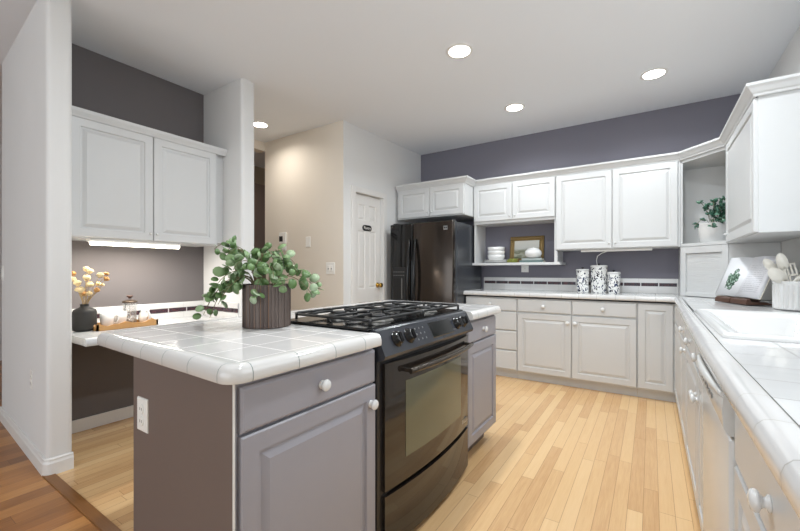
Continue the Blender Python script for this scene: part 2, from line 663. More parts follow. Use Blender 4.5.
plate('outlet', 'white outlet on the brown end panel of the island', 'outlet', (-1.405, .589, .68), (1, 0, 0), (0, -1, 0), .070, .110, 'outlet')
plate('outlet', 'white outlet low on the white pillar wall at left', 'outlet', (-3.22, .727, .48), (1, -.056, 0), (-.056, -1, 0), .075, .12, 'outlet')
plate('light_switch', 'white switch at the far left end of the pillar wall', 'switch', (-4.19, .781, 1.14), (1, -.056, 0), (-.056, -1, 0), .075, .12, 'switch')
plate('outlet', 'white outlet on the slate wall under the open niche', 'outlet', (-1.255, YB, 1.205), (1, 0, 0), (0, -1, 0), .085, .13, 'outlet')
plate('double_switch', 'white double switch on the cream hall wall', 'switch', (-2.945, YH - .004, 1.185), (1, 0, 0), (0, -1, 0), .13, .13, 'switch2')
plate('blank_wall_plate', 'blank cream plate between thermostat and double switch', 'wall plate', (-3.295, YH - .004, 1.49), (1, 0, 0), (0, -1, 0), .075, .12, 'blank')
plate('outlet', 'white outlet on the alcove side wall behind the eucalyptus', 'outlet', (-3.13, 1.94, 1.10), (1, 0, 0), (0, -1, 0), .075, .12, 'outlet')
th = thing('thermostat', 'small white thermostat with dark screen on the cream wall', 'thermostat', (-3.70, YH - .004, 1.54))
MB(th).box((-3.775, YH - .03, 1.485), (-3.655, YH - .004, 1.62), .005).build('housing', PLASTW)
MB(th).box((-3.765, YH - .032, 1.51), (-3.705, YH - .029, 1.575)).build('screen', BLACKS)
MB(th).box((-3.745, YH - .018, 1.40), (-3.665, YH - .004, 1.485), .004).build('sensor_cover', GREYW)

# ------------------------------------------------------------------ island
IY0, IY1 = .610, 2.575        # body ends
XF = -.915                   # body front (doors stand .02 proud)
IA, IB, IC, ID = (-1.825, .588), (-.858, .548), (-.862, 2.615), (-1.85, 2.615)


def gray_cab(t, ya, yb, endpanel, knob_side, door_knob=True):
    body = MB(t)
    body.prism([(-1.468, ya), (XF, ya), (XF, yb), (-1.468, yb)], .10, .868)
    body.build('body', CABG)
    MB(t).box((-1.44, ya + .04, 0), (XF - .06, yb - .03, .10)).build('toe_kick', CABE)
    f0, f1 = ya + .012, yb - .006
    wd = f1 - f0
    front(t, 'drawer', (XF, f0, .724), (0, 1, 0), (1, 0, 0), wd, .124, CABG, SLAB, (wd / 2, .062), klabel='white ceramic knob')
    front(t, 'door', (XF, f0, .112), (0, 1, 0), (1, 0, 0), wd, .604, CABG, DOOR, (wd - .032 if knob_side else .03, .535) if door_knob else None, klabel='white ceramic knob')


t = thing('island_cabinet', 'grey base cabinet at the near end of the island, outlet on its brown side', 'cabinet', (-1.2, .9, 0))
gray_cab(t, IY0 - .015, 1.195, True, True)
MB(t).extrude([(-1.478, .589, 0), (XF + .006, .589, 0), (XF + .006, .5945, 0), (-1.478, .5945, 0)], (0, 0, .868)).build('end_panel', CABE)['label'] = 'brown-grey end panel'
MB(t).box((XF + .0065, .589, .0), (XF + .0105, .594, .868)).build('corner_strip', TRIMW)['label'] = 'white corner strip'
MB(t).box((-1.478, .596, 0), (-1.4685, 1.195, .868)).build('back_panel', CABE)
t = thing('island_cabinet', 'pale grey base cabinet at the far end of the island beyond the range', 'cabinet', (-1.2, 2.3, 0))
gray_cab(t, 2.078, IY1, False, False, False)
MB(t).box((-1.478, 2.078, 0), (-1.4685, IY1, .868)).build('back_panel', CABE)
bp = MB().box((-1.478, 1.20, 0), (-1.4705, 2.072, .868))
tag(bp.build('island_back_panel', CABE, None), 'brown-grey panel closing the island behind the range', 'panel')

t = thing('island_countertop', 'white tiled worktop with rounded edge around the black range', 'countertop', (-1.3, 1.6, .87))
fld = MB(t)


def inner(p, dx, dy):
    return (p[0] + dx, p[1] + dy)


RY0, RY1, RX0 = 1.198, 2.075, -1.43
ia, ib, ic, id_ = inner(IA, .054, .052), inner(IB, -.053, .056), inner(IC, -.053, -.053), inner(ID, .054, -.053)
fld.prism([ia, ib, (ib[0], RY0 - .022), (RX0, RY0 - .022), (ia[0] - .012, RY0 - .022)], .872, .914)
fld.prism([(ia[0] - .012, RY0 - .022), (RX0, RY0 - .022), (RX0, RY1 + .004), (id_[0] + .008, RY1 + .004)], .872, .914)
fld.prism([(id_[0] + .008, RY1 + .004), (ic[0], RY1 + .004), ic, id_], .872, .914)
fld.build('tile_field', TOP_I)
path = [(-.858, RY0 - .022)] + list(reversed(fillet(IA, IB, IC, .052))) + list(reversed(fillet(ID, IA, IB, .052))) + list(reversed(fillet(IC, ID, IA, .052))) + list(reversed(fillet(IB, IC, ID, .052))) + [(-.862, RY1 + .004)]
smooth_by_angle(MB(t).sweep(NOSE, path, -1).build('edge_tiles', EDGE_I), 40)

# ------------------------------------------------------------------ range
t = thing('gas_range', 'black slide-in gas range built into the island', 'range', (-1.2, 1.64, 0))
MB(t).box((-1.42, RY0 + .004, .02), (-.90, RY1 - .004, .905), .004).build('body', BLACKS)
MB(t).box((-1.44, RY0 - .018, .9175), (-.925, RY1 + .008, .928), .004).build('cooktop', BLACKG)
# slanted control panel
cp = MB(t)
sec = [(-.93, .922), (-.912, .923), (-.902, .917), (-.857, .822), (-.862, .808), (-.90, .796), (-.93, .80)]
cp.extrude([(x, RY0 + .002, z) for x, z in sec], (0, RY1 - RY0 - .004, 0))
cpo = cp.build('control_panel', PANELB)
nrm = Vector((.095, 0, .045)).normalized()


def on_panel(y, f):
    return Vector((-.902 + .045 * f, y, .917 - .095 * f))


for y in (1.315, 1.412, 1.895, 1.975):
    kb = MB(t)
    kb.lathe(on_panel(y, .46), nrm, [(.034, 0), (.034, .004), (.026, .007), (.024, .022), (.018, .025), (0, .025)], 24)
    p = on_panel(y, .46) + nrm * .02
    kk = kb.build('knob', BLACKG, t, True)
    g = MB(t)
    upv = Vector((-.045, 0, .095)).normalized()
    g.rings(p - Vector((0, .005, 0)) - upv * .022, (0, 1, 0), upv, nrm, .010, .044, [(0, 0), (.002, .016)])
    g.build('grip', BLACKS, kk)
dp = MB(t)
pn = on_panel(1.60, .86)
dp.rings(pn, (0, 1, 0), Vector((-.045, 0, .095)).normalized(), nrm, .23, .078, [(0, 0), (.003, .003)])
dp.build('display', BLACKG)
for i in range(3):
    for j in range(3):
        MB(t).lathe(on_panel(1.475 + i * .035, .25 + j * .24), nrm, [(.0045, 0), (.0035, .0012), (0, .0012)], 10).build('button', GREYM, t)
YC, HW = 1.652, .415


def bow(y, base, amp):
    return base + amp * (1 - ((y - YC) / HW) ** 2)


def bowed(mb, ya, yb, base, amp, back, z0, z1, n=14, curve=0.0):
    """panel with a bowed front, its lower edge optionally dipping in the middle"""
    fr, bk = [], []
    for i in range(n + 1):
        y = ya + (yb - ya) * i / n
        k = 1 - ((y - YC) / HW) ** 2
        fr.append((bow(y, base, amp), y, z0 - curve * k, z1))
        bk.append((back, y, z0 - curve * k, z1))
    F = [(mb.v((x, y, a)), mb.v((x, y, b))) for x, y, a, b in fr]
    B = [(mb.v((x, y, a)), mb.v((x, y, b))) for x, y, a, b in bk]
    for i in range(n):
        for q in ((F[i][0], F[i + 1][0], F[i + 1][1], F[i][1]), (B[i][0], B[i + 1][0], B[i + 1][1], B[i][1]),
                  (F[i][0], F[i + 1][0], B[i + 1][0], B[i][0]), (F[i][1], F[i + 1][1], B[i + 1][1], B[i][1])):
            mb.bm.faces.new(q)
    for k in (0, n):
        mb.bm.faces.new((F[k][0], F[k][1], B[k][1], B[k][0]))
    return mb


od = smooth_by_angle(bowed(MB(t), 1.24, 2.065, -.888, .030, -.905, .268, .782).build('oven_door', OVENG))
smooth_by_angle(bowed(MB(t), 1.37, 1.93, -.8865, .030, -.889, .365, .69).build('oven_window', OVENW, od))
hd = MB(t)
pts = [(bow(y, -.862, .040), y, .735) for y in [1.36 + (2.065 - 1.36) * i / 16 for i in range(17)]]
hd.tube(pts, .0125, 10, .8)
for y in (1.375, 2.05):
    hd.box((-.895, y - .012, .727), (bow(y, -.862, .04), y + .012, .743), .004)
hd.build('oven_handle', mat('dark_bronze', (74, 67, 60), .25, .5, metal=.6, var=0), od)
bd = MB(t)
bd.box((bow(1.99, -.888, .03) - .003, 1.955, .305), (bow(1.99, -.888, .03) + .004, 2.03, .325))
bd.build('badge', GREYM, od)
smooth_by_angle(bowed(MB(t), 1.24, 2.065, -.888, .034, -.905, .03, .248).build('drawer', OVENG))
# burners and grates
BURN = mat('burner_aluminium', (104, 102, 98), .45, .5, metal=.7, var=.05)
for bx_, by_, r in ((-1.06, 1.42, .058), (-1.06, 1.87, .05), (-1.30, 1.42, .05), (-1.30, 1.87, .058)):
    b = MB(t).lathe((bx_, by_, .928), Z, [(r * 1.35, 0), (r * 1.3, .004), (r, .005), (r, .016), (r * .8, .018)], 28).build('burner', BURN, t, True)
    MB(t).lathe((bx_, by_, .946), Z, [(r * .78, 0), (r * .82, .006), (r * .7, .010), (0, .011)], 28).build('burner_cap', IRON, b, True)
for ya, yb in ((1.212, 1.628), (1.642, 2.06)):
    g = MB(t)
    xa, xb, zt_ = -1.405, -.945, .956
    r = .0065
    cor = fillet((xb, ya), (xa, ya), (xa, yb), .05) + fillet((xa, ya), (xa, yb), (xb, yb), .05) + fillet((xa, yb), (xb, yb), (xb, ya), .02) + fillet((xb, yb), (xb, ya), (xa, ya), .02)
    g.tube([(p[0], p[1], zt_) for p in cor] + [(cor[0][0], cor[0][1], zt_)], r, 8)
    ym, xm = (ya + yb) / 2, (xa + xb) / 2
    g.tube([(xm, ya, zt_), (xm, yb, zt_)], r, 8)
    for xc in (-1.06, -1.30):
        g.tube([(xc, ya, zt_ + .001), (xc, ya + .08, zt_ + .006), (xc, ym - .045, zt_ + .004)], [r, r, r * .8], 8)
        g.tube([(xc, yb, zt_ + .001), (xc, yb - .08, zt_ + .006), (xc, ym + .045, zt_ + .004)], [r, r, r * .8], 8)
        for sx_, xe in ((1, xb if xc > xm else xm), (-1, xm if xc > xm else xa)):
            g.tube([(xe, ym, zt_ + .001), ((xe + xc) / 2, ym, zt_ + .006), (xc + sx_ * .045, ym, zt_ + .004)], [r, r, r * .8], 8)
    for x in (xa + .03, xm, xb):
        for y in (ya + .004, yb - .004):
            g.tube([(x, y, zt_ + .002), (x, y, .93)], .0065, 6)
    g.tube([(xb - .02, ym, zt_), (xb, ym, zt_ + .012)], .008, 8)
    g.build('grate', IRON)

# ------------------------------------------------------------------ desk alcove
t = thing('desk_top', 'white tiled desk top spanning the alcove behind the pillar', 'desk top', (-3.1, 1.4, .70))
MB(t).box((XD, .868, .706), (-2.85, 1.938, .75)).build('tile_field', TOP_D)
smooth_by_angle(MB(t).sweep([(o, z - .165) for o, z in NOSE], [(-2.80, .868), (-2.80, 1.938)], 1).build('edge_tiles', TOP_D), 40)
t = thing('backsplash', 'white tile backsplash with dark accent strip above the desk', 'backsplash', (XD, 1.4, .75))
b = MB(t)
b.box((XD + .0005, .87, .7505), (XD + .012, 1.938, .80)).box((XD, .87, .838), (XD + .012, 1.938, .885), .003).box((XD + .012, 1.926, .7505), (-2.90, 1.939, .80)).box((XD + .012, 1.926, .838), (-2.90, 1.939, .885), .003).box((XD, .87, .80), (XD + .006, 1.938, .838)).box((XD, 1.934, .80), (-2.90, 1.939, .838))
b.build('tile_field', SPLASH)
b = MB(t)
y = .875
while y < 1.9:
    b.box((XD, y, .804), (XD + .013, min(y + .141, 1.925), .836), .001)
    y += .152
x = XD + .02
while x < -2.95:
    b.box((x, 1.925, .804), (min(x + .141, -2.905), 1.939, .836), .001)
    x += .152
b.build('accent_strip', ACC)

t = thing('wall_cabinet', 'white two-door wall cabinet above the desk alcove', 'cabinet', (-3.25, 1.4, 1.37))
UX = -3.11
MB(t).box((XD + .002, .868, 1.372), (UX, 1.875, 2.165)).build('body', CABW)
MB(t).box((XD + .1, 1.875, 1.40), (UX - .02, 1.938, 2.165)).build('filler', CABW)
SM = [(.009, 0), (.009, .012), (.006, .018), (0, .019)]
front(t, 'door', (UX, .874, 1.38), (0, 1, 0), (1, 0, 0), .487, .772, CABW, DOOR, (.468, .05), 'pull', CERAM, SM)
front(t, 'door', (UX, 1.366, 1.38), (0, 1, 0), (1, 0, 0), .487, .772, CABW, DOOR, (.02, .05), 'pull', CERAM, SM)
MB(t).sweep([(0, 2.150), (-.026, 2.150), (-.030, 2.162), (-.042, 2.184), (-.046, 2.204), (0, 2.204)], [(UX, .868), (UX, 1.938)], 1).build('crown', CABW)
MB(t).box((XD + .002, .868, 2.165), (UX, 1.938, 2.202)).build('top', CABW)

t = thing('cabinet_light', 'lit white tube light under the left wall cabinet', 'light', (-3.15, 1.26, 1.34))
MB(t).box((-3.19, .99, 1.352), (-3.115, 1.57, 1.372), .004).build('housing', PLASTW)
df = MB(t)
df.tube([(-3.135, .993, 1.346), (-3.135, 1.567, 1.346)], .016, 12)
df.build('diffuser', emit('tube_glow', (255, 246, 230), 9))
l = area('tube_lamp', (-3.15, 1.268, 1.325), (0, 0, PI / 2), .58, .03, 6.5, (1, .94, .85))

# ------------------------------------------------------------------ back wall run
t = thing('wall_cabinet', 'small white two-door cabinet above the black fridge', 'cabinet', (-2.2, 4.3, 1.8))
FY = 4.03
MB(t).box((XP + .002, FY, 1.80), (-1.768, YB, 2.165)).build('body', CABW)
front(t, 'door', (XP + .03, FY, 1.812), (1, 0, 0), (0, -1, 0), .44, .342, CABW, DOOR, (.415, .05), 'pull', CERAM, SM)
front(t, 'door', (XP + .475, FY, 1.812), (1, 0, 0), (0, -1, 0), .44, .342, CABW, DOOR, (.025, .05), 'pull', CERAM, SM)

t = thing('fridge', 'black side-by-side fridge between pantry door and base cabinets', 'fridge', (-2.2, 4.1, 0))
MB(t).box((-2.60, 3.82, .04), (-1.785, 4.58, 1.70), .006).build('body', FRSIDE)
MB(t).box((-2.57, 3.80, .01), (-1.80, 3.84, .09)).build('toe_grille', BLACKS)
ld = smooth_by_angle(MB(t).box((-2.605, 3.745, .10), (-2.293, 3.815, 1.705), .012, 3).build('freezer_door', BLACKG))
rd = smooth_by_angle(MB(t).box((-2.283, 3.745, .10), (-1.783, 3.815, 1.705), .012, 3).build('fridge_door', FRIDGE))
for d, x in ((ld, -2.325), (rd, -2.245)):
    h = MB(t)
    n = 12
    h.tube([(x, 3.735 - .045 * math.sin(PI * i / n), .62 + .90 * i / n) for i in range(n + 1)], [.013 + .004 * math.sin(PI * i / n) for i in range(n + 1)], 10)
    h.build('handle', BLACKG, d)
dsp = MB(t)
dsp.box((-2.565, 3.738, .80), (-2.385, 3.746, 1.20), .004)
do = dsp.build('dispenser', BLACKS, ld)
q = MB(t)
q.box((-2.55, 3.7375, .83), (-2.46, 3.739, 1.07))
q.build('recess', mat('dispenser_recess', (6, 6, 7), .4, var=0), do)
for i in range(5):
    for j in range(2):
        MB(t).box((-2.55 + i * .033, 3.736, 1.10 + j * .04), (-2.535 + i * .033, 3.739, 1.108 + j * .04)).build('key', GREYM, do)
MB(t).box((-2.437, 3.734, .83), (-2.428, 3.739, 1.07)).build('side_trim', GREYM, do)
MB(t).box((-2.575, 3.742, 1.63), (-2.49, 3.7455, 1.665)).build('badge', BLACKS, ld)
bg = MB(t).box((-1.895, 3.741, 1.605), (-1.845, 3.7455, 1.65), .001).build('badge', GREYM, rd)
q = MB(t)
q.lathe((-1.879, 3.7412, 1.628), (0, -1, 0), [(.010, 0), (.010, .001), (.006, .001)], 14)
q.box((-1.866, 3.740, 1.62), (-1.85, 3.7412, 1.636))
q.build('emblem', BLACKS, bg)
for x in (-2.56, -1.83):
    MB(t).box((x - .03, 3.79, 1.70), (x + .03, 3.87, 1.722), .004).build('hinge_cover', BLACKS)

BY = 4.29
t = thing('wall_cabinet', 'short white two-door cabinet with open niche beneath', 'cabinet', (-1.3, 4.45, 1.22))
xa, xb = -1.765, -.845
MB(t).box((xa, BY, 1.705), (xb, YB, 2.165)).build('body', CABW)
front(t, 'door', (xa + .006, BY, 1.735), (1, 0, 0), (0, -1, 0), .452, .418, CABW, DOOR, (.425, .045), 'pull', CERAM, SM)
front(t, 'door', (xa + .463, BY, 1.735), (1, 0, 0), (0, -1, 0), .452, .418, CABW, DOOR, (.027, .045), 'pull', CERAM, SM)
MB(t).box((xa, BY + .012, 1.25), (xa + .02, YB, 1.705)).build('side_panel', CABW)
MB(t).box((xb - .001, BY + .012, 1.25), (xb + .015, YB, 1.37)).build('side_panel', CABW)
MB(t).box((xb - .016, BY + .012, 1.25), (xb - .001, YB, 1.705)).build('niche_side', CABW)
MB(t).box((xa - .05, BY, 1.222), (xb + .045, YB, 1.25), .002).build('shelf', CABW)

t = thing('wall_cabinet', 'large white two-door cabinet between niche and open corner shelf', 'cabinet', (-.3, 4.45, 1.375))
xa, xb = -.843, .224
MB(t).box((xa, BY, 1.375), (xb, YB, 2.165)).build('body', CABW)
front(t, 'door', (xa + .006, BY, 1.382), (1, 0, 0), (0, -1, 0), .515, .770, CABW, DOOR, (.49, .05), 'pull', CERAM, SM)
front(t, 'door', (xa + .527, BY, 1.382), (1, 0, 0), (0, -1, 0), .520, .770, CABW, DOOR, (.025, .05), 'pull', CERAM, SM)

# corner open shelf unit and appliance garage
CP = [(.20, BY), (.49, 3.97), (XR, 3.97), (XR, YB), (.20, YB)]
t = thing('corner_cabinet', 'white open corner shelf holding an ivy plant', 'cabinet', (.5, 4.3, 1.375))
MB(t).prism([(.230, BY), (.512, 3.978), (XR - .002, 3.978), (XR - .002, YB - .002), (.230, YB - .002)], 2.13, 2.17).build('top', CABW)
MB(t).prism([(.226, BY - .012), (.504, 3.97), (XR - .002, 3.97), (XR - .002, YB - .002), (.226, YB - .002)], 1.372, 1.40).build('shelf', CABW)
MB(t).box((.226, BY, 1.40), (.240, YB - .02, 2.13)).build('side_panel', CABW)
MB(t).box((.52, 3.972, 1.40), (XR - .02, 3.988, 2.13)).build('side_panel', CABW)
MB(t).box((.226, YB - .02, 1.40), (XR - .002, YB - .004, 2.13)).build('back_panel', GREYW)
MB(t).box((XR - .02, 3.972, 1.40), (XR - .004, YB - .02, 2.13)).build('back_panel', GREYW)
t = thing('appliance_garage', 'white corner appliance garage with slatted roll door on the counter', 'cabinet', (.5, 4.3, .932))
MB(t).box((.226, BY + .005, .9315), (.240, YB - .002, 1.37)).build('side_panel', CABW)
MB(t).box((.512, 3.972, .9315), (XR - .003, 3.985, 1.37)).build('side_panel', GREYW)
U = Vector((.29, -.32, 0)).normalized()
N = Vector((-.32, -.29, 0)).normalized()
o = Vector((.226, BY, .932))
L = math.hypot(.29, .32)
f = MB(t)
f.rings(o, U, Z, N, .05, .438, [(0, -.018), (0, .004), (.003, .006)])
f.rings(o + U * (L - .05), U, Z, N, .05, .438, [(0, -.018), (0, .004), (.003, .006)])
f.rings(o + U * .05 + Vector((0, 0, .378)), U, Z, N, L - .10, .06, [(0, -.018), (0, .004), (.003, .006)])
f.build('frame', CABW)
d = MB(t)
for i in range(25):
    d.rings(o + U * .05 + Vector((0, 0, .001 + i * .015)), U, Z, N, L - .10, .0149, [(0, -.016), (0, -.012), (.003, -.010)])
dd = d.build('roll_door', CABW)
MB(t).rings(o + U * .05 + Vector((0, 0, .002)), U, Z, N, L - .10, .035, [(0, -.014), (0, .002), (.004, .005)]).build('pull_bar', CABW, dd)

t = thing('wall_cabinet', 'white wall cabinet over the right counter, plain end panel facing us', 'cabinet', (.65, 3.4, 1.375))
MB(t).box((.515, 2.96, 1.375), (XR - .002, 3.965, 2.165), .002).build('body', CABW)
front(t, 'door', (.515, 2.966, 1.382), (0, 1, 0), (-1, 0, 0), .99, .770, CABW, DOOR, (.94, .06), 'pull', CERAM, SM)

cr = MB()
CRP = [(0, 2.156), (-.012, 2.156), (-.016, 2.168), (-.024, 2.176), (-.038, 2.198), (-.046, 2.206), (-.050, 2.210), (-.050, 2.226), (0, 2.226)]
cr.sweep(CRP, [(XP + .004, FY), (-1.768, FY), (-1.768, BY), (.225, BY), (.505, 3.975), (.505, 2.955), (XR - .003, 2.955)], 1)
tag(cr.build('crown_molding', CABW, None), 'white crown molding running along the tops of the back and right wall cabinets', 'molding')
# base cabinets, back run
DY = 4.08
t = thing('base_cabinet', 'white base cabinet with a column of four drawers by the fridge', 'cabinet', (-1.5, 4.35, 0))
MB(t).box((-1.776, DY, .085), (-1.19, YB - .002, .868)).build('body', CABW)
MB(t).box((-1.776, DY + .05, 0), (-1.19, DY + .07, .085)).build('toe_kick', CABW)
for k, (z0, z1) in enumerate(((.726, .858), (.52, .716), (.31, .51), (.10, .30))):
    front(t, 'drawer', (-1.772, DY, z0), (1, 0, 0), (0, -1, 0), .579, z1 - z0, CABW, SLAB, (.29, (z1 - z0) / 2))
t = thing('base_cabinet', 'white base cabinet with two drawers over two doors on the back wall', 'cabinet', (-.65, 4.35, 0))
MB(t).box((-1.188, DY, .085), (-.106, YB - .002, .868)).build('body', CABW)
MB(t).box((-1.188, DY + .05, 0), (-.106, DY + .07, .085)).build('toe_kick', CABW)
front(t, 'drawer', (-1.183, DY, .726), (1, 0, 0), (0, -1, 0), .526, .132, CABW, SLAB, (.263, .066))
front(t, 'drawer', (-.650, DY, .726), (1, 0, 0), (0, -1, 0), .54, .132, CABW, SLAB, (.27, .066))
front(t, 'door', (-1.183, DY, .10), (1, 0, 0), (0, -1, 0), .526, .612, CABW, DOOR, (.496, .54))
front(t, 'door', (-.650, DY, .10), (1, 0, 0), (0, -1, 0), .54, .612, CABW, DOOR, (.03, .54))
t = thing('base_cabinet', 'white single-door base cabinet in the corner by the right counter', 'cabinet', (.1, 4.35, 0))
MB(t).box((-.104, DY, .085), (.80, YB - .002, .868)).build('body', CABW)
MB(t).box((-.104, DY + .05, 0), (.20, DY + .07, .085)).build('toe_kick', CABW)
front(t, 'door', (-.099, DY, .10), (1, 0, 0), (0, -1, 0), .262, .758, CABW, DOOR)

# right run
RX = .19


def right_base(label, ya, yb, hollow=False):
    t = thing('base_cabinet', label, 'cabinet', (.5, (ya + yb) / 2, 0))
    if hollow:
        MB(t).box((RX, ya, .085), (RX + .015, yb, .868)).box((RX + .015, ya, .085), (.80, ya + .015, .868)).box((RX + .015, yb - .015, .085), (.80, yb, .868)).box((RX + .015, ya + .015, .085), (.80, yb - .015, .10)).build('body', CABW)
    else:
        MB(t).box((RX, ya, .085), (.80, yb, .868)).build('body', CABW)
    MB(t).box((RX + .008, ya, 0), (RX + .028, yb, .085)).build('toe_kick', CABW)
    return t


t = right_base('white base cabinet at the far end of the right counter', 2.80, 4.075)
front(t, 'drawer', (RX, 2.81, .726), (0, 1, 0), (-1, 0, 0), .42, .132, CABW, SLAB, (.13, .066))
front(t, 'drawer', (RX, 3.24, .726), (0, 1, 0), (-1, 0, 0), .78, .132, CABW, SLAB)
front(t, 'door', (RX, 2.81, .10), (0, 1, 0), (-1, 0, 0), .42, .612, CABW, DOOR, (.03, .58))
front(t, 'door', (RX, 3.24, .10), (0, 1, 0), (-1, 0, 0), .78, .612, CABW, DOOR)
t = right_base('white sink base cabinet beside the dishwasher', 1.84, 2.795, True)
front(t, 'drawer', (RX, 1.85, .726), (0, 1, 0), (-1, 0, 0), .34, .132, CABW, SLAB, (.17, .066))
front(t, 'drawer', (RX, 2.20, .726), (0, 1, 0), (-1, 0, 0), .585, .132, CABW, SLAB, (.26, .066))
front(t, 'door', (RX, 1.85, .10), (0, 1, 0), (-1, 0, 0), .265, .612, CABW, DOOR, (.235, .50))
front(t, 'door', (RX, 2.125, .10), (0, 1, 0), (-1, 0, 0), .66, .612, CABW, DOOR, (.03, .50))
t = thing('dishwasher', 'white dishwasher under the right counter', 'dishwasher', (.5, 1.54, 0))
D0, D1 = 1.245, 1.835
MB(t).box((.184, D0, .10), (.78, D1, .72)).build('body', ENAMEL)
MB(t).box((.200, D0, 0), (.23, D1, .10)).build('toe_kick', ENAMEL)
smooth_by_angle(MB(t).box((.163, D0 + .003, .105), (.186, D1 - .003, .735), .008, 3).build('door_panel', ENAMEL))
cpn = MB(t)
cpn.extrude([(x, D0 + .003, z) for x, z in ((.186, .742), (.162, .742), (.152, .76), (.149, .80), (.152, .84), (.166, .862), (.186, .862))], (0, D1 - D0 - .006, 0))
co = smooth_by_angle(cpn.build('control_panel', ENAMEL), 50)
h = MB(t)
n = 12
h.tube([(.150 - .012 * math.sin(PI * i / n), D0 + .01 + (D1 - D0 - .04) * i / n, .842) for i in range(n + 1)], [.006 + .009 * math.sin(PI * i / n) for i in range(n + 1)], 10, .7)
h.build('handle', ENAMEL, co)
for i in range(6):
    MB(t).box((.146, D0 + .18 + i * .05, .785), (.152, D0 + .205 + i * .05, .797), .001).build('button', GREYM, co)

t = right_base('white drawer base nearest the camera beside the dishwasher', -.30, 1.24)
front(t, 'drawer', (RX, .61, .69), (0, 1, 0), (-1, 0, 0), .62, .14, CABW, SLAB, (.28, .068))
front(t, 'drawer', (RX, -.29, .69), (0, 1, 0), (-1, 0, 0), .89, .14, CABW, SLAB, (.44, .068))
front(t, 'door', (RX, .61, .10), (0, 1, 0), (-1, 0, 0), .62, .58, CABW, DOOR, (.03, .52))
front(t, 'door', (RX, -.29, .10), (0, 1, 0), (-1, 0, 0), .89, .58, CABW, DOOR, (.85, .52))

# L-shaped worktop with the sink cut out
SX0, SX1, SY0, SY1 = .216, .735, 1.785, 2.86
def lift(y):
    return .016 * max(0, min(1, (y - 2.84) / 1.19))


def lifted(o, owner):
    for q in o.data.vertices:
        if q.co.z + owner.location.z > .86:
            q.co.z += lift(q.co.y + owner.location.y)
    return o


t = thing('countertop', 'white tiled L-shaped worktop along back and right walls', 'countertop', (.4, 3, .87))
f = MB(t)
f.box((-1.79 + .053, 4.083, .872), (XR - .001, YB - .001, .914))
f.box((.219, SY1 - .02, .872), (XR - .001, 4.083, .914))
f.prism([(.1935, -.35), (XR - .001, -.35), (XR - .001, SY0 + .02), (.1975, SY0 + .02), (.1935, 1.6)], .872, .914)
f.prism([(.1975, SY0 + .02), (SX0 + .02, SY0 + .02), (SX0 + .02, SY1 - .02), (.2085, SY1 - .02)], .872, .914)
f.box((SX1 - .02, SY0 + .02, .872), (XR - .001, SY1 - .02, .914))
lifted(f.build('tile_field', TOP_L), t)
lifted(smooth_by_angle(MB(t).sweep(NOSE, [(-1.79, YB - .002), (-1.79, 4.03), (.165, 4.03), (.153, 2.84), (.14, 1.6), (.14, -.35)], 1).build('edge_tiles', EDGE_L), 40), t)

t = thing('sink', 'white drop-in sink in the right tiled counter', 'sink', (.5, 2.3, .916))


def rrect(x0, y0, x1, y1, r, n=6):
    out = []
    for cx, cy, a in ((x1 - r, y0 + r, -PI / 2), (x1 - r, y1 - r, 0), (x0 + r, y1 - r, PI / 2), (x0 + r, y0 + r, PI)):
        for i in range(n + 1):
            out.append((cx + r * math.cos(a + PI / 2 * i / n), cy + r * math.sin(a + PI / 2 * i / n)))
    return out


s_ = MB(t)
prev = None
for ins, z, r in ((0, .9145, .03), (0, .922, .03), (.006, .930, .03), (.016, .933, .03), (.026, .929, .03), (.034, .928, .03), (.05, .929, .04), (.066, .921, .05), (.078, .90, .06), (.10, .78, .07), (.125, .745, .08), (.16, .74, .08)):
    cur = [s_.v((x, y, z)) for x, y in rrect(SX0 + ins, SY0 + ins, SX1 - ins, SY1 - ins, r)]
    if prev:
        k = len(cur)
        for i in range(k):
            s_.bm.faces.new((prev[i], prev[(i + 1) % k], cur[(i + 1) % k], cur[i])).smooth = True
    prev = cur
s_.bm.faces.new(prev)
s_.build('basin', CERAM)
MB(t).lathe((.47, 2.3, .741), Z, [(.045, 0), (.042, .003), (.03, .001), (0, .001)], 24).build('drain', GREYM, t, True)

t = thing('backsplash', 'white tile backsplash with navy strip along the back counter', 'backsplash', (-.8, YB, .914))
b = MB(t)
b.box((-1.765, YB - .012, .931), (.224, YB - .001, 1.003)).box((-1.765, YB - .012, 1.033), (.224, YB - .001, 1.078), .003).box((-1.765, YB - .006, 1.003), (.224, YB - .001, 1.033))
b.build('tile_field', SPLASH)
b = MB(t)
x = -1.755
while x < .15:
    b.box((x, YB - .013, 1.001), (min(x + .143, .22), YB - .002, 1.034), .001)
    x += .152
b.build('accent_strip', ACC)
t = thing('backsplash', 'plain white tile backsplash on the right wall behind the sink', 'backsplash', (XR, 2, .914))
MB(t).box((XR - .012, -.3, .9310), (XR - .001, 3.968, 1.078), .003).build('tile_field', SPLASH)

# ------------------------------------------------------------------ ceiling lights
GLOW = emit('lamp_glow', (255, 248, 236), 14)


def downlight(label, x, y, power, col):
    t = thing('ceiling_light', label, 'ceiling light', (x, y, CZ), 0, 'recessed ceiling lights')
    MB(t).lathe((x, y, CZ - .008), Z, [(.098, .008), (.096, .002), (.088, 0), (.076, .003), (.074, .0075)], 32, False).build('trim_ring', TRIMW, t, True)
    MB(t).lathe((x, y, CZ - .005), Z, [(.076, 0), (.076, .003)], 32).build('lamp_face', GLOW)
    l = bpy.data.lights.new('can_or_fill_lamp', 'AREA')
    l.shape = 'DISK'
    l.size = .14
    l.energy = power
    l.color = col
    l.spread = math.radians(150)
    o = bpy.data.objects.new('can_or_fill_lamp', l)
    COL.objects.link(o)
    o.location = (x, y, CZ - .012)


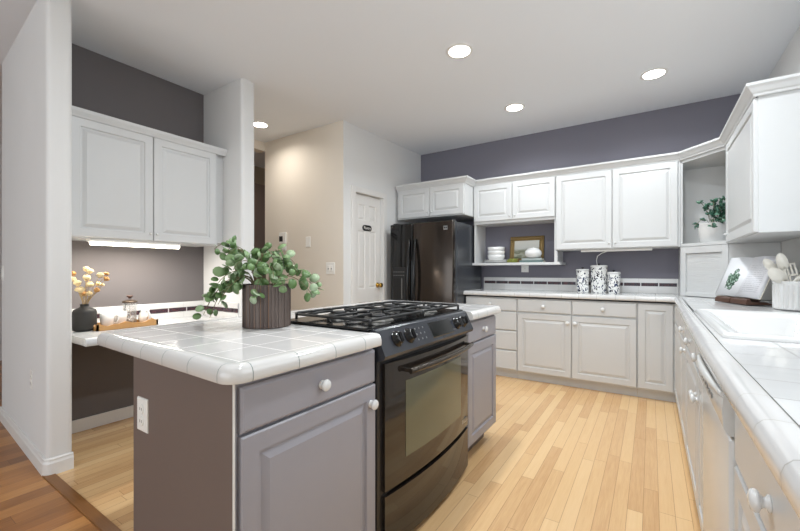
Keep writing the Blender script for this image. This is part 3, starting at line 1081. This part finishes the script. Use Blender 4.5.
downlight('recessed ceiling light nearest the camera, above the island', -1.178, 2.588, 10, (.90, .96, 1))
downlight('recessed ceiling light on the right, above the back aisle', .02, 3.765, 7, (.90, .96, 1))
downlight('recessed ceiling light in front of the short niche cabinet', -1.128, 3.78, 8, (.90, .96, 1))
downlight('recessed ceiling light in the hall beside the white column', -3.612, 2.673, 4.2, (1, .94, .86))

# thin tube and cord under the big back cabinet
t = thing('cabinet_light', 'thin unlit white tube with dangling cord under the large back cabinet', 'light', (-.3, 4.36, 1.36))
MB(t).box((-.61, 4.35, 1.352), (.01, 4.375, 1.374), .004).build('housing', PLASTW)
c = MB(t)
c.tube([(-.36, 4.372, 1.358), (-.42, 4.40, 1.338), (-.465, 4.45, 1.31), (-.480, 4.50, 1.27), (-.477, 4.55, 1.20), (-.47, 4.585, 1.10)], .004, 8)
c.build('cord', PLASTW, t, True)
# ------------------------------------------------------------------ small objects
k = NT('blue_black_floral_ceramic')
vo = k.n('ShaderNodeTexVoronoi')
vo.inputs['Scale'].default_value = 46
tcn = k.n('ShaderNodeTexCoord')
mp = k.n('ShaderNodeMapping')
mp.inputs['Scale'].default_value = (1, 1, .62)
k.t.links.new(tcn.outputs['Object'], mp.inputs['Vector'])
nz = k.n('ShaderNodeTexNoise')
nz.inputs['Scale'].default_value = 22
k.t.links.new(mp.outputs[0], nz.inputs['Vector'])
mxv = k.n('ShaderNodeMix', data_type='VECTOR')
mxv.inputs[0].default_value = .10
k.t.links.new(mp.outputs[0], mxv.inputs[4])
k.t.links.new(nz.outputs[1], mxv.inputs[5])
k.t.links.new(mxv.outputs[1], vo.inputs['Vector'])
spots = k.math('LESS_THAN', vo.outputs[0], .40)
hue = k.ramp(nz.outputs[0], [(.42, (24, 26, 36)), (.56, (52, 62, 92))])
k.put(k.b.inputs['Base Color'], k.mix(spots, (*lin((232, 232, 230)), 1), hue))
k.b.inputs['Roughness'].default_value = .2
FLORAL = k.m


def canister(label, x, y, r, h):
    t = thing('canister', label, 'canister', (x, y, .930), 0, 'floral canisters on the back counter')
    h -= .014
    MB(t).lathe((x, y, .9305), Z, [(r * .9, 0), (r * .93, .01), (r, h - .03), (r, h - .022)], 28).build('jar', FLORAL, t)
    l = MB(t).lathe((x, y, .930 + h - .0225), Z, [(r * 1.04, 0), (r * 1.05, .012), (r * .98, .02), (0, .021)], 28).build('lid', CERAM, t, True)
    MB(t).lathe((x, y, .930 + h - .003), Z, [(.008, 0), (.007, .006), (.014, .012), (.014, .017), (0, .02)], 16).build('lid_knob', BLACKS, l, True)


canister('medium floral canister, leftmost of three on the back counter', -.602, 4.42, .063, .262)
canister('tallest floral canister, middle of three on the back counter', -.452, 4.45, .078, .300)
canister('shortest floral canister, rightmost of three on the back counter', -.314, 4.41, .058, .232)

# --- open niche: bowls, plates, painting, sugar bowl, books
SZ = 1.2505
PX = -1.548
for i in range(2):
    lb = ('white plate at the bottom of the stack in the niche', 'white plate directly under the white bowls in the niche')[i]
    pm = MB().lathe((PX, 4.45, SZ + i * .016), Z, [(.07, 0), (.115, .008), (.148, .016), (.148, .020), (.112, .013), (.06, .010), (0, .010)], 32)
    tag(pm.build('plate', CERAM, None, True), lb, 'plate', 'plates in the niche')
for i in range(3):
    lb = ('lowest white bowl of the stack, resting on the plates', 'middle white bowl of the stack in the niche', 'top white bowl of the stack in the niche')[i]
    bm_ = MB().lathe((PX, 4.45, SZ + .0275 + i * .046), Z, [(.055, 0), (.078, .008), (.096, .030), (.102, .068), (.099, .069), (.090, .036), (.07, .018), (0, .016)], 32)
    tag(bm_.build('bowl', CERAM, None, True), lb, 'bowl', 'white bowls in the niche')
k = NT('landscape_painting')
tc = k.n('ShaderNodeTexCoord')
sp = k.n('ShaderNodeSeparateXYZ')
k.t.links.new(tc.outputs['Generated'], sp.inputs[0])
hgt = k.math('ADD', sp.outputs[2], k.math('MULTIPLY', k.math('SUBTRACT', k.noise(tc.outputs['Generated'], 5, 4), .5), .35))
k.put(k.b.inputs['Base Color'], k.ramp(hgt, [(.05, (92, 98, 70)), (.22, (172, 172, 156)), (.34, (108, 112, 88)), (.45, (150, 152, 138)), (.58, (196, 196, 190)), (.9, (208, 206, 198))]))
k.b.inputs['Roughness'].default_value = .5
GOLD = mat('antique_gold_wood', (140, 116, 72), .4, .5, metal=.3, var=.2, vscale=40)
t = thing('framed_painting', 'gilt-framed landscape painting leaning at the back of the niche', 'painting', (-1.225, 4.52, SZ))
x0, x1, z0, z1, yy = -1.418, -1.03, SZ + .002, 1.565, 4.55
fr = MB(t)
LEAN = lambda p: (p[0], p[1] + (p[2] - z0) * .15, p[2])
for a, b in (((x0, z0), (x1, z0 + .05)), ((x0, z1 - .05), (x1, z1)), ((x0, z0 + .05), (x0 + .05, z1 - .05)), ((x1 - .05, z0 + .05), (x1, z1 - .05))):
    fr.rings((a[0], yy, a[1]), (1, 0, 0), Z, (0, -1, 0), b[0] - a[0], b[1] - a[1], [(0, -.02), (0, .006), (.012, .014), (.02, .008)])
for vv in fr.bm.verts:
    vv.co.y += (vv.co.z + fr.off.z - z0) * .15
fr.build('frame', GOLD)
cv = MB(t)
cv.box((x0 + .048, yy, z0 + .048), (x1 - .048, yy + .01, z1 - .048))
for vv in cv.bm.verts:
    vv.co.y += (vv.co.z + cv.off.z - z0) * .15
cv.build('canvas', k.m)
BKP = mat('book_paper', (226, 220, 206), .7)
for i, (lb, rgb, xx0, xx1) in enumerate((('flat grey-green book, lower of two under the white sugar bowl', (92, 112, 110), -1.24, -.985), ('flat pale grey book directly under the white sugar bowl', (158, 168, 166), -1.215, -1.0))):
    zz = SZ + i * .024
    t = thing('book', lb, 'book', ((xx0 + xx1) / 2, 4.40, zz), 0, 'books lying in the niche')
    MB(t).box((xx0, 4.335, zz + .001), (xx1, 4.475, zz + .004)).box((xx0, 4.335, zz + .020), (xx1, 4.475, zz + .0235)).box((xx0, 4.332, zz + .001), (xx1, 4.337, zz + .0235), .001).build('cover', mat('book_cloth', rgb, .6))
    MB(t).box((xx0 + .004, 4.338, zz + .004), (xx1 - .004, 4.47, zz + .020)).build('pages', BKP)
t = thing('sugar_bowl', 'round white lidded bowl sitting on two books in the niche', 'bowl', (-1.105, 4.40, SZ + .048))
MB(t).lathe((-1.105, 4.40, SZ + .048), Z, [(.05, 0), (.075, .012), (.092, .045), (.088, .078), (.07, .095), (.064, .097)], 28).build('body', CERAM, t, True)
l = MB(t).lathe((-1.105, 4.40, SZ + .145), Z, [(.068, 0), (.066, .006), (.04, .014), (0, .016)], 28).build('lid', CERAM, t, True)
MB(t).lathe((-1.105, 4.40, SZ + .159), Z, [(.006, 0), (.006, .005), (.011, .01), (0, .016)], 14).build('lid_knob', CERAM, l, True)
MSS = mat('moss_green', (120, 124, 62), .9, .2, var=.35, vscale=60, bump=.8, bscale=60)
t = MB()
for i in range(40):
    a, rr = random.random() * 2 * PI, random.random() ** .5
    t.lathe((-1.345 + .05 * rr * math.cos(a), 4.40 + .03 * rr * math.sin(a), SZ + .001), (random.uniform(-.3, .3), random.uniform(-.3, .3), 1), [(.012, 0), (.014, .012), (.009, .026 + .02 * random.random()), (0, .05)], 7)
tag(t.build('moss_ball', MSS, None, True), 'low olive green moss clump between bowls and books in the niche', 'moss')

# --- leaves
LV = NT('eucalyptus_leaf')
g = LV.n('ShaderNodeNewGeometry')
LV.put(LV.b.inputs['Base Color'], LV.ramp(g.outputs['Random Per Island'], [(.0, (70, 98, 52)), (.4, (98, 128, 76)), (.75, (124, 150, 104)), (1, (164, 180, 150))]))
LV.b.inputs['Roughness'].default_value = .45
LV.b.inputs['Transmission Weight'].default_value = 0
LV = LV.m
IV = NT('ivy_leaf')
g = IV.n('ShaderNodeNewGeometry')
IV.put(IV.b.inputs['Base Color'], IV.ramp(g.outputs['Random Per Island'], [(.0, (28, 64, 50)), (.5, (48, 92, 72)), (1, (92, 134, 112))]))
IV.b.inputs['Roughness'].default_value = .4
IV = IV.m
STEM = mat('green_stem', (112, 104, 72), .6)


def leaf(mb, p, d, nrm_, ln, wd, pointed=False, n=10):
    """a cupped leaf blade with thickness from p along d"""
    d = Vector(d).normalized()
    nn = Vector(nrm_)
    nn = (nn - d * nn.dot(d)).normalized()
    sd = d.cross(nn)
    p = Vector(p)
    top, bot = [], []
    for i in range(n):
        a = 2 * PI * i / n
        u, v_ = .5 - .5 * math.cos(a), math.sin(a)
        if pointed:
            v_ *= (1 - u) ** .6 * 1.25
        q = p + d * (ln * u) + sd * (wd * .5 * v_) + nn * (wd * .07 * v_ * v_ - ln * .06 * u * u)
        top.append(mb.v(q))
        bot.append(mb.v(q - nn * .0012))
    c0 = mb.v(p + d * ln * .5 - nn * ln * .03)
    c1 = mb.v(p + d * ln * .5 - nn * (ln * .03 + .0012))
    for i in range(n):
        j = (i + 1) % n
        mb.bm.faces.new((c0, top[i], top[j])).smooth = True
        mb.bm.faces.new((c1, bot[j], bot[i])).smooth = True
        mb.bm.faces.new((top[i], bot[i], bot[j], top[j]))


cy, sy = math.cos(math.radians(33.34)), math.sin(math.radians(33.34))


def RD(c, r, d, z):
    """point offset from c: r to the right as the photo sees it, d away from the photographer"""
    return Vector((c[0] + cy * r - sy * d, c[1] + sy * r + cy * d, c[2] + z))


def bez(p0, p1, p2, p3, n):
    out = []
    for i in range(n + 1):
        t_ = i / n
        out.append(p0 * (1 - t_) ** 3 + p1 * 3 * t_ * (1 - t_) ** 2 + p2 * 3 * t_ * t_ * (1 - t_) + p3 * t_ ** 3)
    return out


# eucalyptus in a slatted wooden pot on the island
PC = (-1.405, 1.075, .9165)
t = thing('potted_eucalyptus', 'leafy green eucalyptus in a dark wooden pot on the island', 'plant', PC)
WP = planks('weathered_pot_wood', [(62, 52, 48), (82, 70, 65), (94, 82, 76), (118, 104, 97)], .022, 3, rough=.7)
pt = MB(t)
NS = 40
for i in range(NS):
    a0, a1 = 2 * PI * i / NS, 2 * PI * (i + .9) / NS
    ro, ri, h = .099 + random.uniform(-.001, .001), .086, .180 + random.uniform(-.004, .003)
    pt.prism([(PC[0] + r_ * math.cos(a), PC[1] + r_ * math.sin(a)) for r_, a in ((ri, a0), (ro, a0), (ro + .001, (a0 + a1) / 2), (ro, a1), (ri, a1))], PC[2] + .0005, PC[2] + h)
pt.lathe(PC, Z, [(.0, .001), (.095, .001), (.095, .17), (.092, .17), (.092, .15), (0, .15)], 30, False)
pt.build('pot', WP)
st, fl = MB(t), MB(t)
tips = [(-.268, .02, .085), (-.262, -.03, .05), (-.235, .05, .15), (-.225, -.05, .04), (-.245, .03, .335), (-.19, .02, .32), (-.13, -.1, .33), (-.04, .04, .345), (-.03, .06, .33),
        (.035, .05, .335), (.08, -.04, .30), (.115, .05, .28), (.135, .0, .245), (.205, -.03, .135), (.20, .06, .16), (-.14, -.12, .13), (.0, -.13, .14), (-.16, -.11, .19), (-.25, -.02, .11), (-.17, -.09, .10), (-.09, -.13, .26), (.0, -.12, .28), (.07, -.12, .22), (.11, -.1, .16), (-.10, .12, .27), (.05, .13, .27), (-.18, .1, .2), (-.02, -.02, .31)]
for r, d, z in tips:
    r, z = r * 1.0, (z if z < .17 or r < -.15 else .17 + (z - .17) * .82)
    a = math.atan2(d, r)
    p0 = RD(PC, .05 * math.cos(a), .05 * math.sin(a), .15)
    p3 = RD(PC, r, d, z)
    up = .10 + max(0, z - .17) * .5
    p1 = RD(PC, r * .28, d * .28, .17 + up)
    p2 = RD(PC, r * .8, d * .8, max(z + .06, .13 + up * .75))
    pts = bez(p0, p1, p2, p3, 14)
    st.tube(pts, [.0024 - .0012 * i / 14 for i in range(15)], 5)
    for i in range(5, 15):
        if random.random() < .5:
            continue
        tg = (pts[min(14, i + 1)] - pts[i - 1]).normalized()
        for sgn in (1, -1):
            if random.random() < .22 and i < 13:
                continue
            rv = Vector((random.gauss(0, 1), random.gauss(0, 1), random.gauss(0, .7)))
            sd = (tg.cross(rv)).normalized() * sgn
            dd = (sd + tg * .45 + Vector((0, 0, -.15))).normalized()
            tocam = (Vector((0, 0, 1.155)) - pts[i]).normalized()
            nn = (Vector((0, 0, .5)) + tocam * .7 + Vector((random.gauss(0, .75), random.gauss(0, .75), random.gauss(0, .6))))
            s_ = random.uniform(.034, .050) * (1.0 if i < 12 else .82)
            q = pts[i] + dd * .008
            if q.z < PC[2] + .03 - .0 and s_ > .03:
                s_ *= .8
            if min(q.z, (q + dd * s_).z) < PC[2] + .022:
                continue
            leaf(fl, q, dd, nn, s_, s_ * random.uniform(.82, 1.0))
st.build('stems', STEM)
fl.build('leaves', LV)

# ivy in a white pot in the open corner shelf
VC = (.455, 4.26, 1.4005)
t = thing('potted_ivy', 'dark green ivy in a white pot on the open corner shelf', 'plant', VC)
MB(t).lathe(VC, Z, [(.085, 0), (.098, .01), (.108, .10), (.114, .155), (.118, .165), (.110, .165), (.10, .12), (0, .12)], 28).build('pot', CERAM, t, True)
st, fl = MB(t), MB(t)
for r, d, z in [(-.20, -.10, .33), (-.22, -.08, .14), (-.15, -.08, .28), (-.13, -.14, .13), (-.10, -.05, .31), (-.02, -.02, .36), (.03, -.06, .33), (.07, -.02, .38), (.10, -.05, .30), (-.05, -.13, .18), (.02, -.14, .17), (.06, -.10, .24), (.0, -.09, .28), (-.08, -.10, .24), (.10, -.02, .22), (.05, .03, .3)]:
    p0 = RD(VC, r * .2, d * .2, .12)
    pts = bez(p0, RD(VC, r * .3, d * .3, .24), RD(VC, r * .75, d * .75, max(z, .2)), RD(VC, r, d, z), 9)
    st.tube(pts, .002, 5)
    for i in range(4, 10):
        for sgn in (1, -1):
            if abs(r) > .12 and i < 8 and random.random() < .7:
                continue
            tg = (pts[min(9, i + 1)] - pts[i - 1]).normalized()
            sd = tg.cross(Vector((random.gauss(0, 1), random.gauss(0, 1), random.gauss(0, 1)))).normalized() * sgn
            dd = (sd + tg * .6).normalized()
            nn = (Vector((0, 0, 1.155)) - pts[i]).normalized() + Vector((random.gauss(0, .4), random.gauss(0, .4), .3 + random.gauss(0, .3)))
            s_ = random.uniform(.028, .046)
            leaf(fl, pts[i], dd, nn, s_, s_ * .72, True, 8)
st.build('stems', STEM)
fl.build('leaves', IV)

# --- desk things: vase with dried flowers, tray, mugs, press, creamer
VC = (-3.205, .985, .7515)
t = thing('vase', 'matte black bottle vase with dried flowers on the desk', 'vase', VC)
MB(t).lathe(VC, Z, [(.05, 0), (.064, .006), (.0665, .02), (.0665, .125), (.060, .143), (.035, .155), (.024, .162), (.024, .176), (.028, .180), (.022, .180), (.018, .165), (.018, .13), (0, .13)], 32).build('body', mat('matte_black_clay', (44, 42, 40), .55, .4), t, True)
FLW = [mat('dried_flower_cream', (212, 192, 150), .8, .2, var=.15, vscale=60), mat('dried_flower_tan', (172, 130, 80), .8, .2, var=.2, vscale=60)]
FST = mat('dried_stem', (150, 124, 78), .7)


def flower(r, d, z, s, m):
    t = thing('dried_flower', 'cream and tan dried ball flower in the matte black vase', 'flower', VC, 0, 'dried flowers in the black vase')
    a = math.atan2(d, r)
    p0 = RD(VC, .008 * math.cos(a), .008 * math.sin(a), .135)
    p3 = RD(VC, r, d, z)
    pts = bez(p0, RD(VC, r * .12, d * .12, .22), RD(VC, r * .7, d * .7, z - .06), p3, 8)
    MB(t).tube(pts, .0016, 5).build('stem', FST)
    h = MB(t)
    h.lathe(p3 - Vector((0, 0, s * .3)), (p3 - pts[6]), [(0, 0), (s * .6, s * .12), (s * .95, s * .5), (s, s * .85), (s * .8, s * 1.2), (s * .45, s * 1.38), (0, s * 1.32)], 14)
    ax = (p3 - pts[6]).normalized()
    for i in range(16):
        u = Vector((random.gauss(0, 1), random.gauss(0, 1), random.gauss(0, 1))).normalized()
        c = p3 + ax * s * .4 + u * s * .85
        h.lathe(c, u, [(s * .3, -s * .1), (s * .26, s * .12), (0, s * .2)], 6)
    h.build('flower_head', m, t, True)


for i, (r, d, z, s) in enumerate([(-.075, .0, .36, .024), (-.005, .02, .43, .024), (.035, .0, .415, .024), (.03, -.02, .37, .028), (-.02, -.03, .335, .028), (.05, -.02, .325, .026), (.10, .0, .39, .025), (.125, .02, .365, .022), (.12, .03, .40, .018), (.085, -.01, .29, .022), (.01, -.04, .29, .028), (-.03, .03, .26, .024), (.065, .03, .33, .02), (.03, .0, .265, .022), (-.06, .02, .29, .022), (-.085, .01, .40, .022), (.095, .03, .325, .014)]):
    flower(r, d, z - .02, s * .8, FLW[1] if i in (7, 9, 11, 8, 15) else FLW[0])

TZ = .7515
t = thing('serving_tray', 'rough-edged light wood tray on the desk', 'tray', (-3.17, 1.2, TZ))
x0, x1, y0, y1 = -3.28, -3.09, 1.015, 1.395
tb = MB(t)
tb.box((x0 + .01, y0 + .01, TZ), (x1 - .01, y1 - .01, TZ + .012))


def wavy(mb, pa, pb, thick, n=18):
    pa, pb = Vector(pa), Vector(pb)
    nn = Vector((-(pb - pa).y, (pb - pa).x, 0)).normalized() * thick
    pts = [pa, pb]
    for i in range(n + 1):
        f = 1 - i / n
        pts.append(pa + (pb - pa) * f + Vector((0, 0, .038 + .008 * math.sin(f * 13 + pa.x * 40) + .004 * math.sin(f * 31))))
    mb.extrude(pts, nn)


wavy(tb, (x0, y0, TZ), (x0, y1, TZ), -.012)
wavy(tb, (x1, y0, TZ), (x1, y1, TZ), .012)
wavy(tb, (x0, y0, TZ), (x1, y0, TZ), .012)
wavy(tb, (x0, y1, TZ), (x1, y1, TZ), -.012)
tb.build('tray', TRAYW)


def mug(label, x, y, side):
    t = thing('mug', label, 'mug', (x, y, TZ + .0125), 0, 'white mugs on the wooden tray')
    MB(t).lathe((x, y, TZ + .0125), Z, [(.030, 0), (.036, .006), (.040, .05), (.041, .098), (.038, .098), (.036, .05), (.03, .01), (0, .008)], 28).build('cup', CERAM, t, True)
    MB(t).tube([(x, y + side * .038, TZ + .09), (x, y + side * .062, TZ + .088), (x, y + side * .068, TZ + .06), (x, y + side * .058, TZ + .036), (x, y + side * .037, TZ + .034)], .005, 8).build('handle', CERAM)


mug('white mug on the wooden tray, the one nearest the vase', -3.185, 1.105, 1)
mug('white mug on the tray, between the other mug and the coffee press', -3.215, 1.195, 1)
t = thing('coffee_press', 'glass coffee press with dark lid on the wooden tray', 'coffee press', (-3.235, 1.265, TZ + .0125))
c = (-3.235, 1.265, TZ + .0125)
MB(t).lathe(c, Z, [(.040, 0), (.044, .004), (.044, .150), (.046, .156), (.043, .156), (.041, .150), (.041, .006), (0, .005)], 28).build('beaker', glass('clear_glass', (225, 228, 228), .02, .16), t, True)
MB(t).lathe(Vector(c) + Vector((0, 0, .012)), Z, [(.0405, 0), (.0405, .024), (0, .026)], 24).build('plunger_disc', GREYM, t, True)
MB(t).tube([Vector(c) + Vector((0, 0, .03)), Vector(c) + Vector((0, 0, .19))], .0028, 8).build('plunger_rod', GREYM)
l = MB(t).lathe(Vector(c) + Vector((0, 0, .157)), Z, [(.049, 0), (.05, .008), (.042, .015), (.015, .02), (0, .02)], 28).build('lid', mat('bronze_lid', (84, 70, 58), .3, .5, metal=.5), t, True)
MB(t).lathe(Vector(c) + Vector((0, 0, .188)), Z, [(.008, 0), (.014, .008), (.022, .016), (.018, .022), (0, .022)], 18).build('plunger_knob', DARKWOOD, l, True)
fr = MB(t)
for a in (0, PI / 2, PI, 3 * PI / 2):
    fr.tube([Vector(c) + Vector((.0462 * math.cos(a + .4), .0462 * math.sin(a + .4), z)) for z in (0, .155)], .0018, 6)
fr.tube([Vector(c) + Vector((.0465 * math.cos(2 * PI * i / 24), .0465 * math.sin(2 * PI * i / 24), .05)) for i in range(25)], .002, 6)
fr.build('frame', GREYM)
MB(t).tube([Vector(c) + Vector(p) for p in ((-.042, .0, .145), (-.075, .0, .14), (-.078, .0, .08), (-.046, .0, .045))], .006, 8).build('handle', BLACKS)
t = thing('creamer', 'round white creamer jug at the far end of the wooden tray', 'jug', (-3.205, 1.352, TZ + .0125))
c = Vector((-3.205, 1.352, TZ + .0125))
MB(t).lathe(c, Z, [(.026, 0), (.036, .008), (.042, .035), (.038, .065), (.028, .085), (.032, .105), (.029, .105), (.025, .085), (.03, .06), (0, .012)], 28).build('body', CERAM, t, True)
MB(t).tube([c + Vector(p) for p in ((.03, 0, .095), (.06, 0, .092), (.066, 0, .06), (.04, 0, .035))], .005, 8).build('handle', CERAM)
MB(t).tube([c + Vector(p) for p in ((-.026, 0, .09), (-.04, 0, .102), (-.05, 0, .108))], [.014, .010, .006], 8).build('spout', CERAM)

# --- cookbook on its stand, utensil crock
t = thing('cookbook_stand', 'dark wood cookbook stand on the right counter', 'book stand', (.525, 3.587, .9165))
ang = math.atan2(-.925, .38)
BU = Vector((math.cos(ang), math.sin(ang), 0))
BN = Vector((math.sin(ang), -math.cos(ang), 0))   # towards the reader
tilt = math.radians(22)
BV = Vector((0, 0, 1)) * math.cos(tilt) - BN * math.sin(tilt)
PN = BN * math.cos(tilt) + Vector((0, 0, 1)) * math.sin(tilt)
O = Vector((.525, 3.587, .9290))


def slab(mb, o, U, V, N, w_, h_, th_, bev=.002):
    mb.rings(o - U * w_ / 2, U, V, N, w_, h_, [(bev, -th_), (0, -th_ + bev), (0, -bev), (bev, 0)])


s1 = MB(t)
for sgn in (-1, 1):
    s1.extrude([O + BU * sgn * .088 + BN * a + Vector((0, 0, z)) - BU * .082 for a, z in ((.062, 0), (.058, .030), (.040, .040), (.03, .018), (-.05, .018), (-.11, 0))], BU * .164)
s1.build('foot_ledge', DARKWOOD)
s2 = MB(t)
slab(s2, O + Vector((0, 0, .02)) - BN * .012, BU, BV, PN, .32, .22, .012)
s2.build('back_rest', DARKWOOD)
t = thing('cookbook', 'open cookbook with a leafy photo page, propped on the dark stand', 'book', (.525, 3.587, .94))
k = NT('photo_page')
tc = k.n('ShaderNodeTexCoord')
u = k.n('ShaderNodeSeparateXYZ')
k.t.links.new(tc.outputs['UV'], u.inputs[0])
nz = k.noise(tc.outputs['UV'], 7, 3)
dx = k.math('SUBTRACT', u.outputs[0], .58)
dy = k.math('SUBTRACT', u.outputs[1], .42)
rr = k.math('ADD', k.math('ADD', k.math('MULTIPLY', k.math('MULTIPLY', dx, dx), 14), k.math('MULTIPLY', k.math('MULTIPLY', dy, dy), 9)), k.math('MULTIPLY', k.math('SUBTRACT', nz, .5), 2.6))
blob = k.math('LESS_THAN', rr, .55)
v2 = k.noise(tc.outputs['UV'], 18, 2)
grn = k.ramp(v2, [(.38, (36, 56, 46)), (.52, (70, 104, 82)), (.62, (176, 200, 184))])
k.put(k.b.inputs['Base Color'], k.mix(blob, (*lin((222, 223, 226)), 1), grn))
k.b.inputs['Roughness'].default_value = .35
PHOTO = k.m
k = NT('text_page')
tc = k.n('ShaderNodeTexCoord')
u = k.n('ShaderNodeSeparateXYZ')
k.t.links.new(tc.outputs['UV'], u.inputs[0])
ln_ = k.math('LESS_THAN', k.math('FRACT', k.math('MULTIPLY', u.outputs[1], 22)), .32)
wv = k.math('GREATER_THAN', k.noise(k.comb(k.math('MULTIPLY', u.outputs[0], 30), k.math('FLOOR', k.math('MULTIPLY', u.outputs[1], 22)), 0), 1.4, 2), .43)
inb = k.math('MULTIPLY', k.math('LESS_THAN', k.math('ABSOLUTE', k.math('SUBTRACT', u.outputs[0], .5)), .36), k.math('LESS_THAN', k.math('ABSOLUTE', k.math('SUBTRACT', u.outputs[1], .46)), .33))
k.put(k.b.inputs['Base Color'], k.mix(k.math('MULTIPLY', k.math('MULTIPLY', ln_, wv), k.math('MULTIPLY', inb, .4)), (*lin((224, 224, 228)), 1), (*lin((120, 120, 128)), 1)))
k.b.inputs['Roughness'].default_value = .35
TEXTP = k.m
BO = O + Vector((0, 0, .041)) + BN * .020


def page(name, sgn, m, w_, h_):
    """one curved half of the open book"""
    mb = MB(t)
    n = 10
    front_, back_ = [], []
    for i in range(n + 1):
        f = i / n
        lift = .016 * math.sin(PI * min(1, f * 1.2) * .8) + .004
        for j in (0, 1):
            q = BO + BU * sgn * w_ * f + BV * (h_ * j) + PN * lift
            front_.append(mb.v(q))
            back_.append(mb.v(q - PN * (lift - .001)))
    uvl = mb.bm.loops.layers.uv.new('UVMap')
    for i in range(n):
        a = i * 2
        fa = mb.bm.faces.new((front_[a], front_[a + 2], front_[a + 3], front_[a + 1]))
        fa.smooth = True
        for lp, (uu, vv) in zip(fa.loops, ((i / n, 0), ((i + 1) / n, 0), ((i + 1) / n, 1), (i / n, 1))):
            lp[uvl].uv = (uu if sgn > 0 else 1 - uu, vv)
        mb.bm.faces.new((back_[a], back_[a + 2], back_[a + 3], back_[a + 1]))
        for j in (0, 1):
            mb.bm.faces.new((front_[a + j], front_[a + 2 + j], back_[a + 2 + j], back_[a + j]))
    mb.bm.faces.new((front_[-2], front_[-1], back_[-1], back_[-2]))
    return mb.build(name, m)


page('photo_page', -1, PHOTO, .225, .30)
page('text_page', 1, TEXTP, .225, .30)
cvb = MB(t)
cvb.rings(BO - BU * .228 - PN * .005 - BV * .001, BU, BV, PN, .456, .304, [(0, 0), (0, .004)])
cvb.build('cover', BKP)

CC = (.725, 3.235, .9220)
t = thing('utensil_crock', 'ribbed white utensil crock at the right edge of the counter', 'crock', CC)
cb = MB(t)
n = 72
prevr = None
for r, h, rib in ((.086, 0, 0), (.093, .004, .5), (.095, .012, 1), (.096, .145, 1), (.095, .155, .3), (.097, .160, 0), (.097, .172, 0), (.089, .172, 0), (.087, .15, 0), (.085, .02, 0)):
    cur = []
    for i in range(n):
        a = 2 * PI * i / n
        rr_ = r + .0022 * rib * (1 if i % 3 else -1)
        cur.append(cb.v((CC[0] + rr_ * math.cos(a), CC[1] + rr_ * math.sin(a), CC[2] + h)))
    if prevr:
        for i in range(n):
            cb.bm.faces.new((prevr[i], prevr[(i + 1) % n], cur[(i + 1) % n], cur[i]))
    else:
        cb.bm.faces.new(cur)
    prevr = cur
cb.bm.faces.new(prevr)
cb.build('crock', CERAM)
UT = mat('ivory_silicone', (232, 228, 218), .4)


def spoon(label, name, base, tip, head, hw, slots=False, arc=None):
    t = thing(name, label, 'utensil', CC, 0, 'utensils in the white crock')
    b, e = Vector(base), Vector(tip)
    mb = MB(t)
    ax = (e - b).normalized()
    mb.tube([b, b + (e - b) * .5, e + ax * .01], [.0065, .0055, .005], 8)
    mb.build('handle', UT)
    tocam = (Vector((0, 0, 1.3)) - e).normalized()
    nn = (tocam - ax * tocam.dot(ax)).normalized()
    h = MB(t)
    if slots:
        sd = ax.cross(nn)
        o = e - sd * hw
        n_ = 4
        w1 = 2 * hw / (n_ * 2 + 1)
        for i in range(n_ + 1):
            h.rings(o + sd * (i * 2 * w1), sd, ax, nn, w1, head, [(0, -.001), (0, .001)])
        for q in (0, head - .012):
            h.rings(o + ax * q, sd, ax, nn, 2 * hw, .012, [(0, -.001), (0, .0012)])
    else:
        leaf(h, e, ax, nn, head, hw * 2, False, 20)
    h.build('head', UT)


def in_crock(r, d, z):
    return RD(CC, r, d, z)


spoon('white spoon standing upright in the crock, tallest of the utensils', 'serving_spoon', in_crock(.03, .03, .03), in_crock(-.07, -.01, .235), .115, .026)
spoon('white oval spoon leaning far left out of the crock', 'serving_spoon', in_crock(.05, .0, .03), in_crock(-.085, .03, .225), .10, .024)
spoon('white slotted turner standing at the back right of the crock', 'slotted_turner', in_crock(.0, -.02, .03), in_crock(.02, .05, .20), .085, .04, True)
spoon('broad white spatula leaning out of the crock over the cookbook page', 'spatula', in_crock(.04, -.03, .03), in_crock(-.085, -.02, .165), .11, .036)
t = thing('ladle', 'white ladle lying across the crock with its handle arching over the rim', 'utensil', CC, 0, 'utensils in the white crock')
MB(t).tube([in_crock(*p) for p in ((-.055, -.05, .12), (-.06, -.052, .165), (-.035, -.055, .192), (.0, -.05, .203), (.04, -.04, .205), (.09, -.02, .20))], [.010, .011, .012, .012, .011, .010], 10, .8).build('handle', UT)
MB(t).lathe(in_crock(-.05, -.045, .075), Z, [(0, 0), (.02, .006), (.028, .03), (.026, .03), (.018, .01), (0, .006)], 20).build('bowl', UT, t, True)
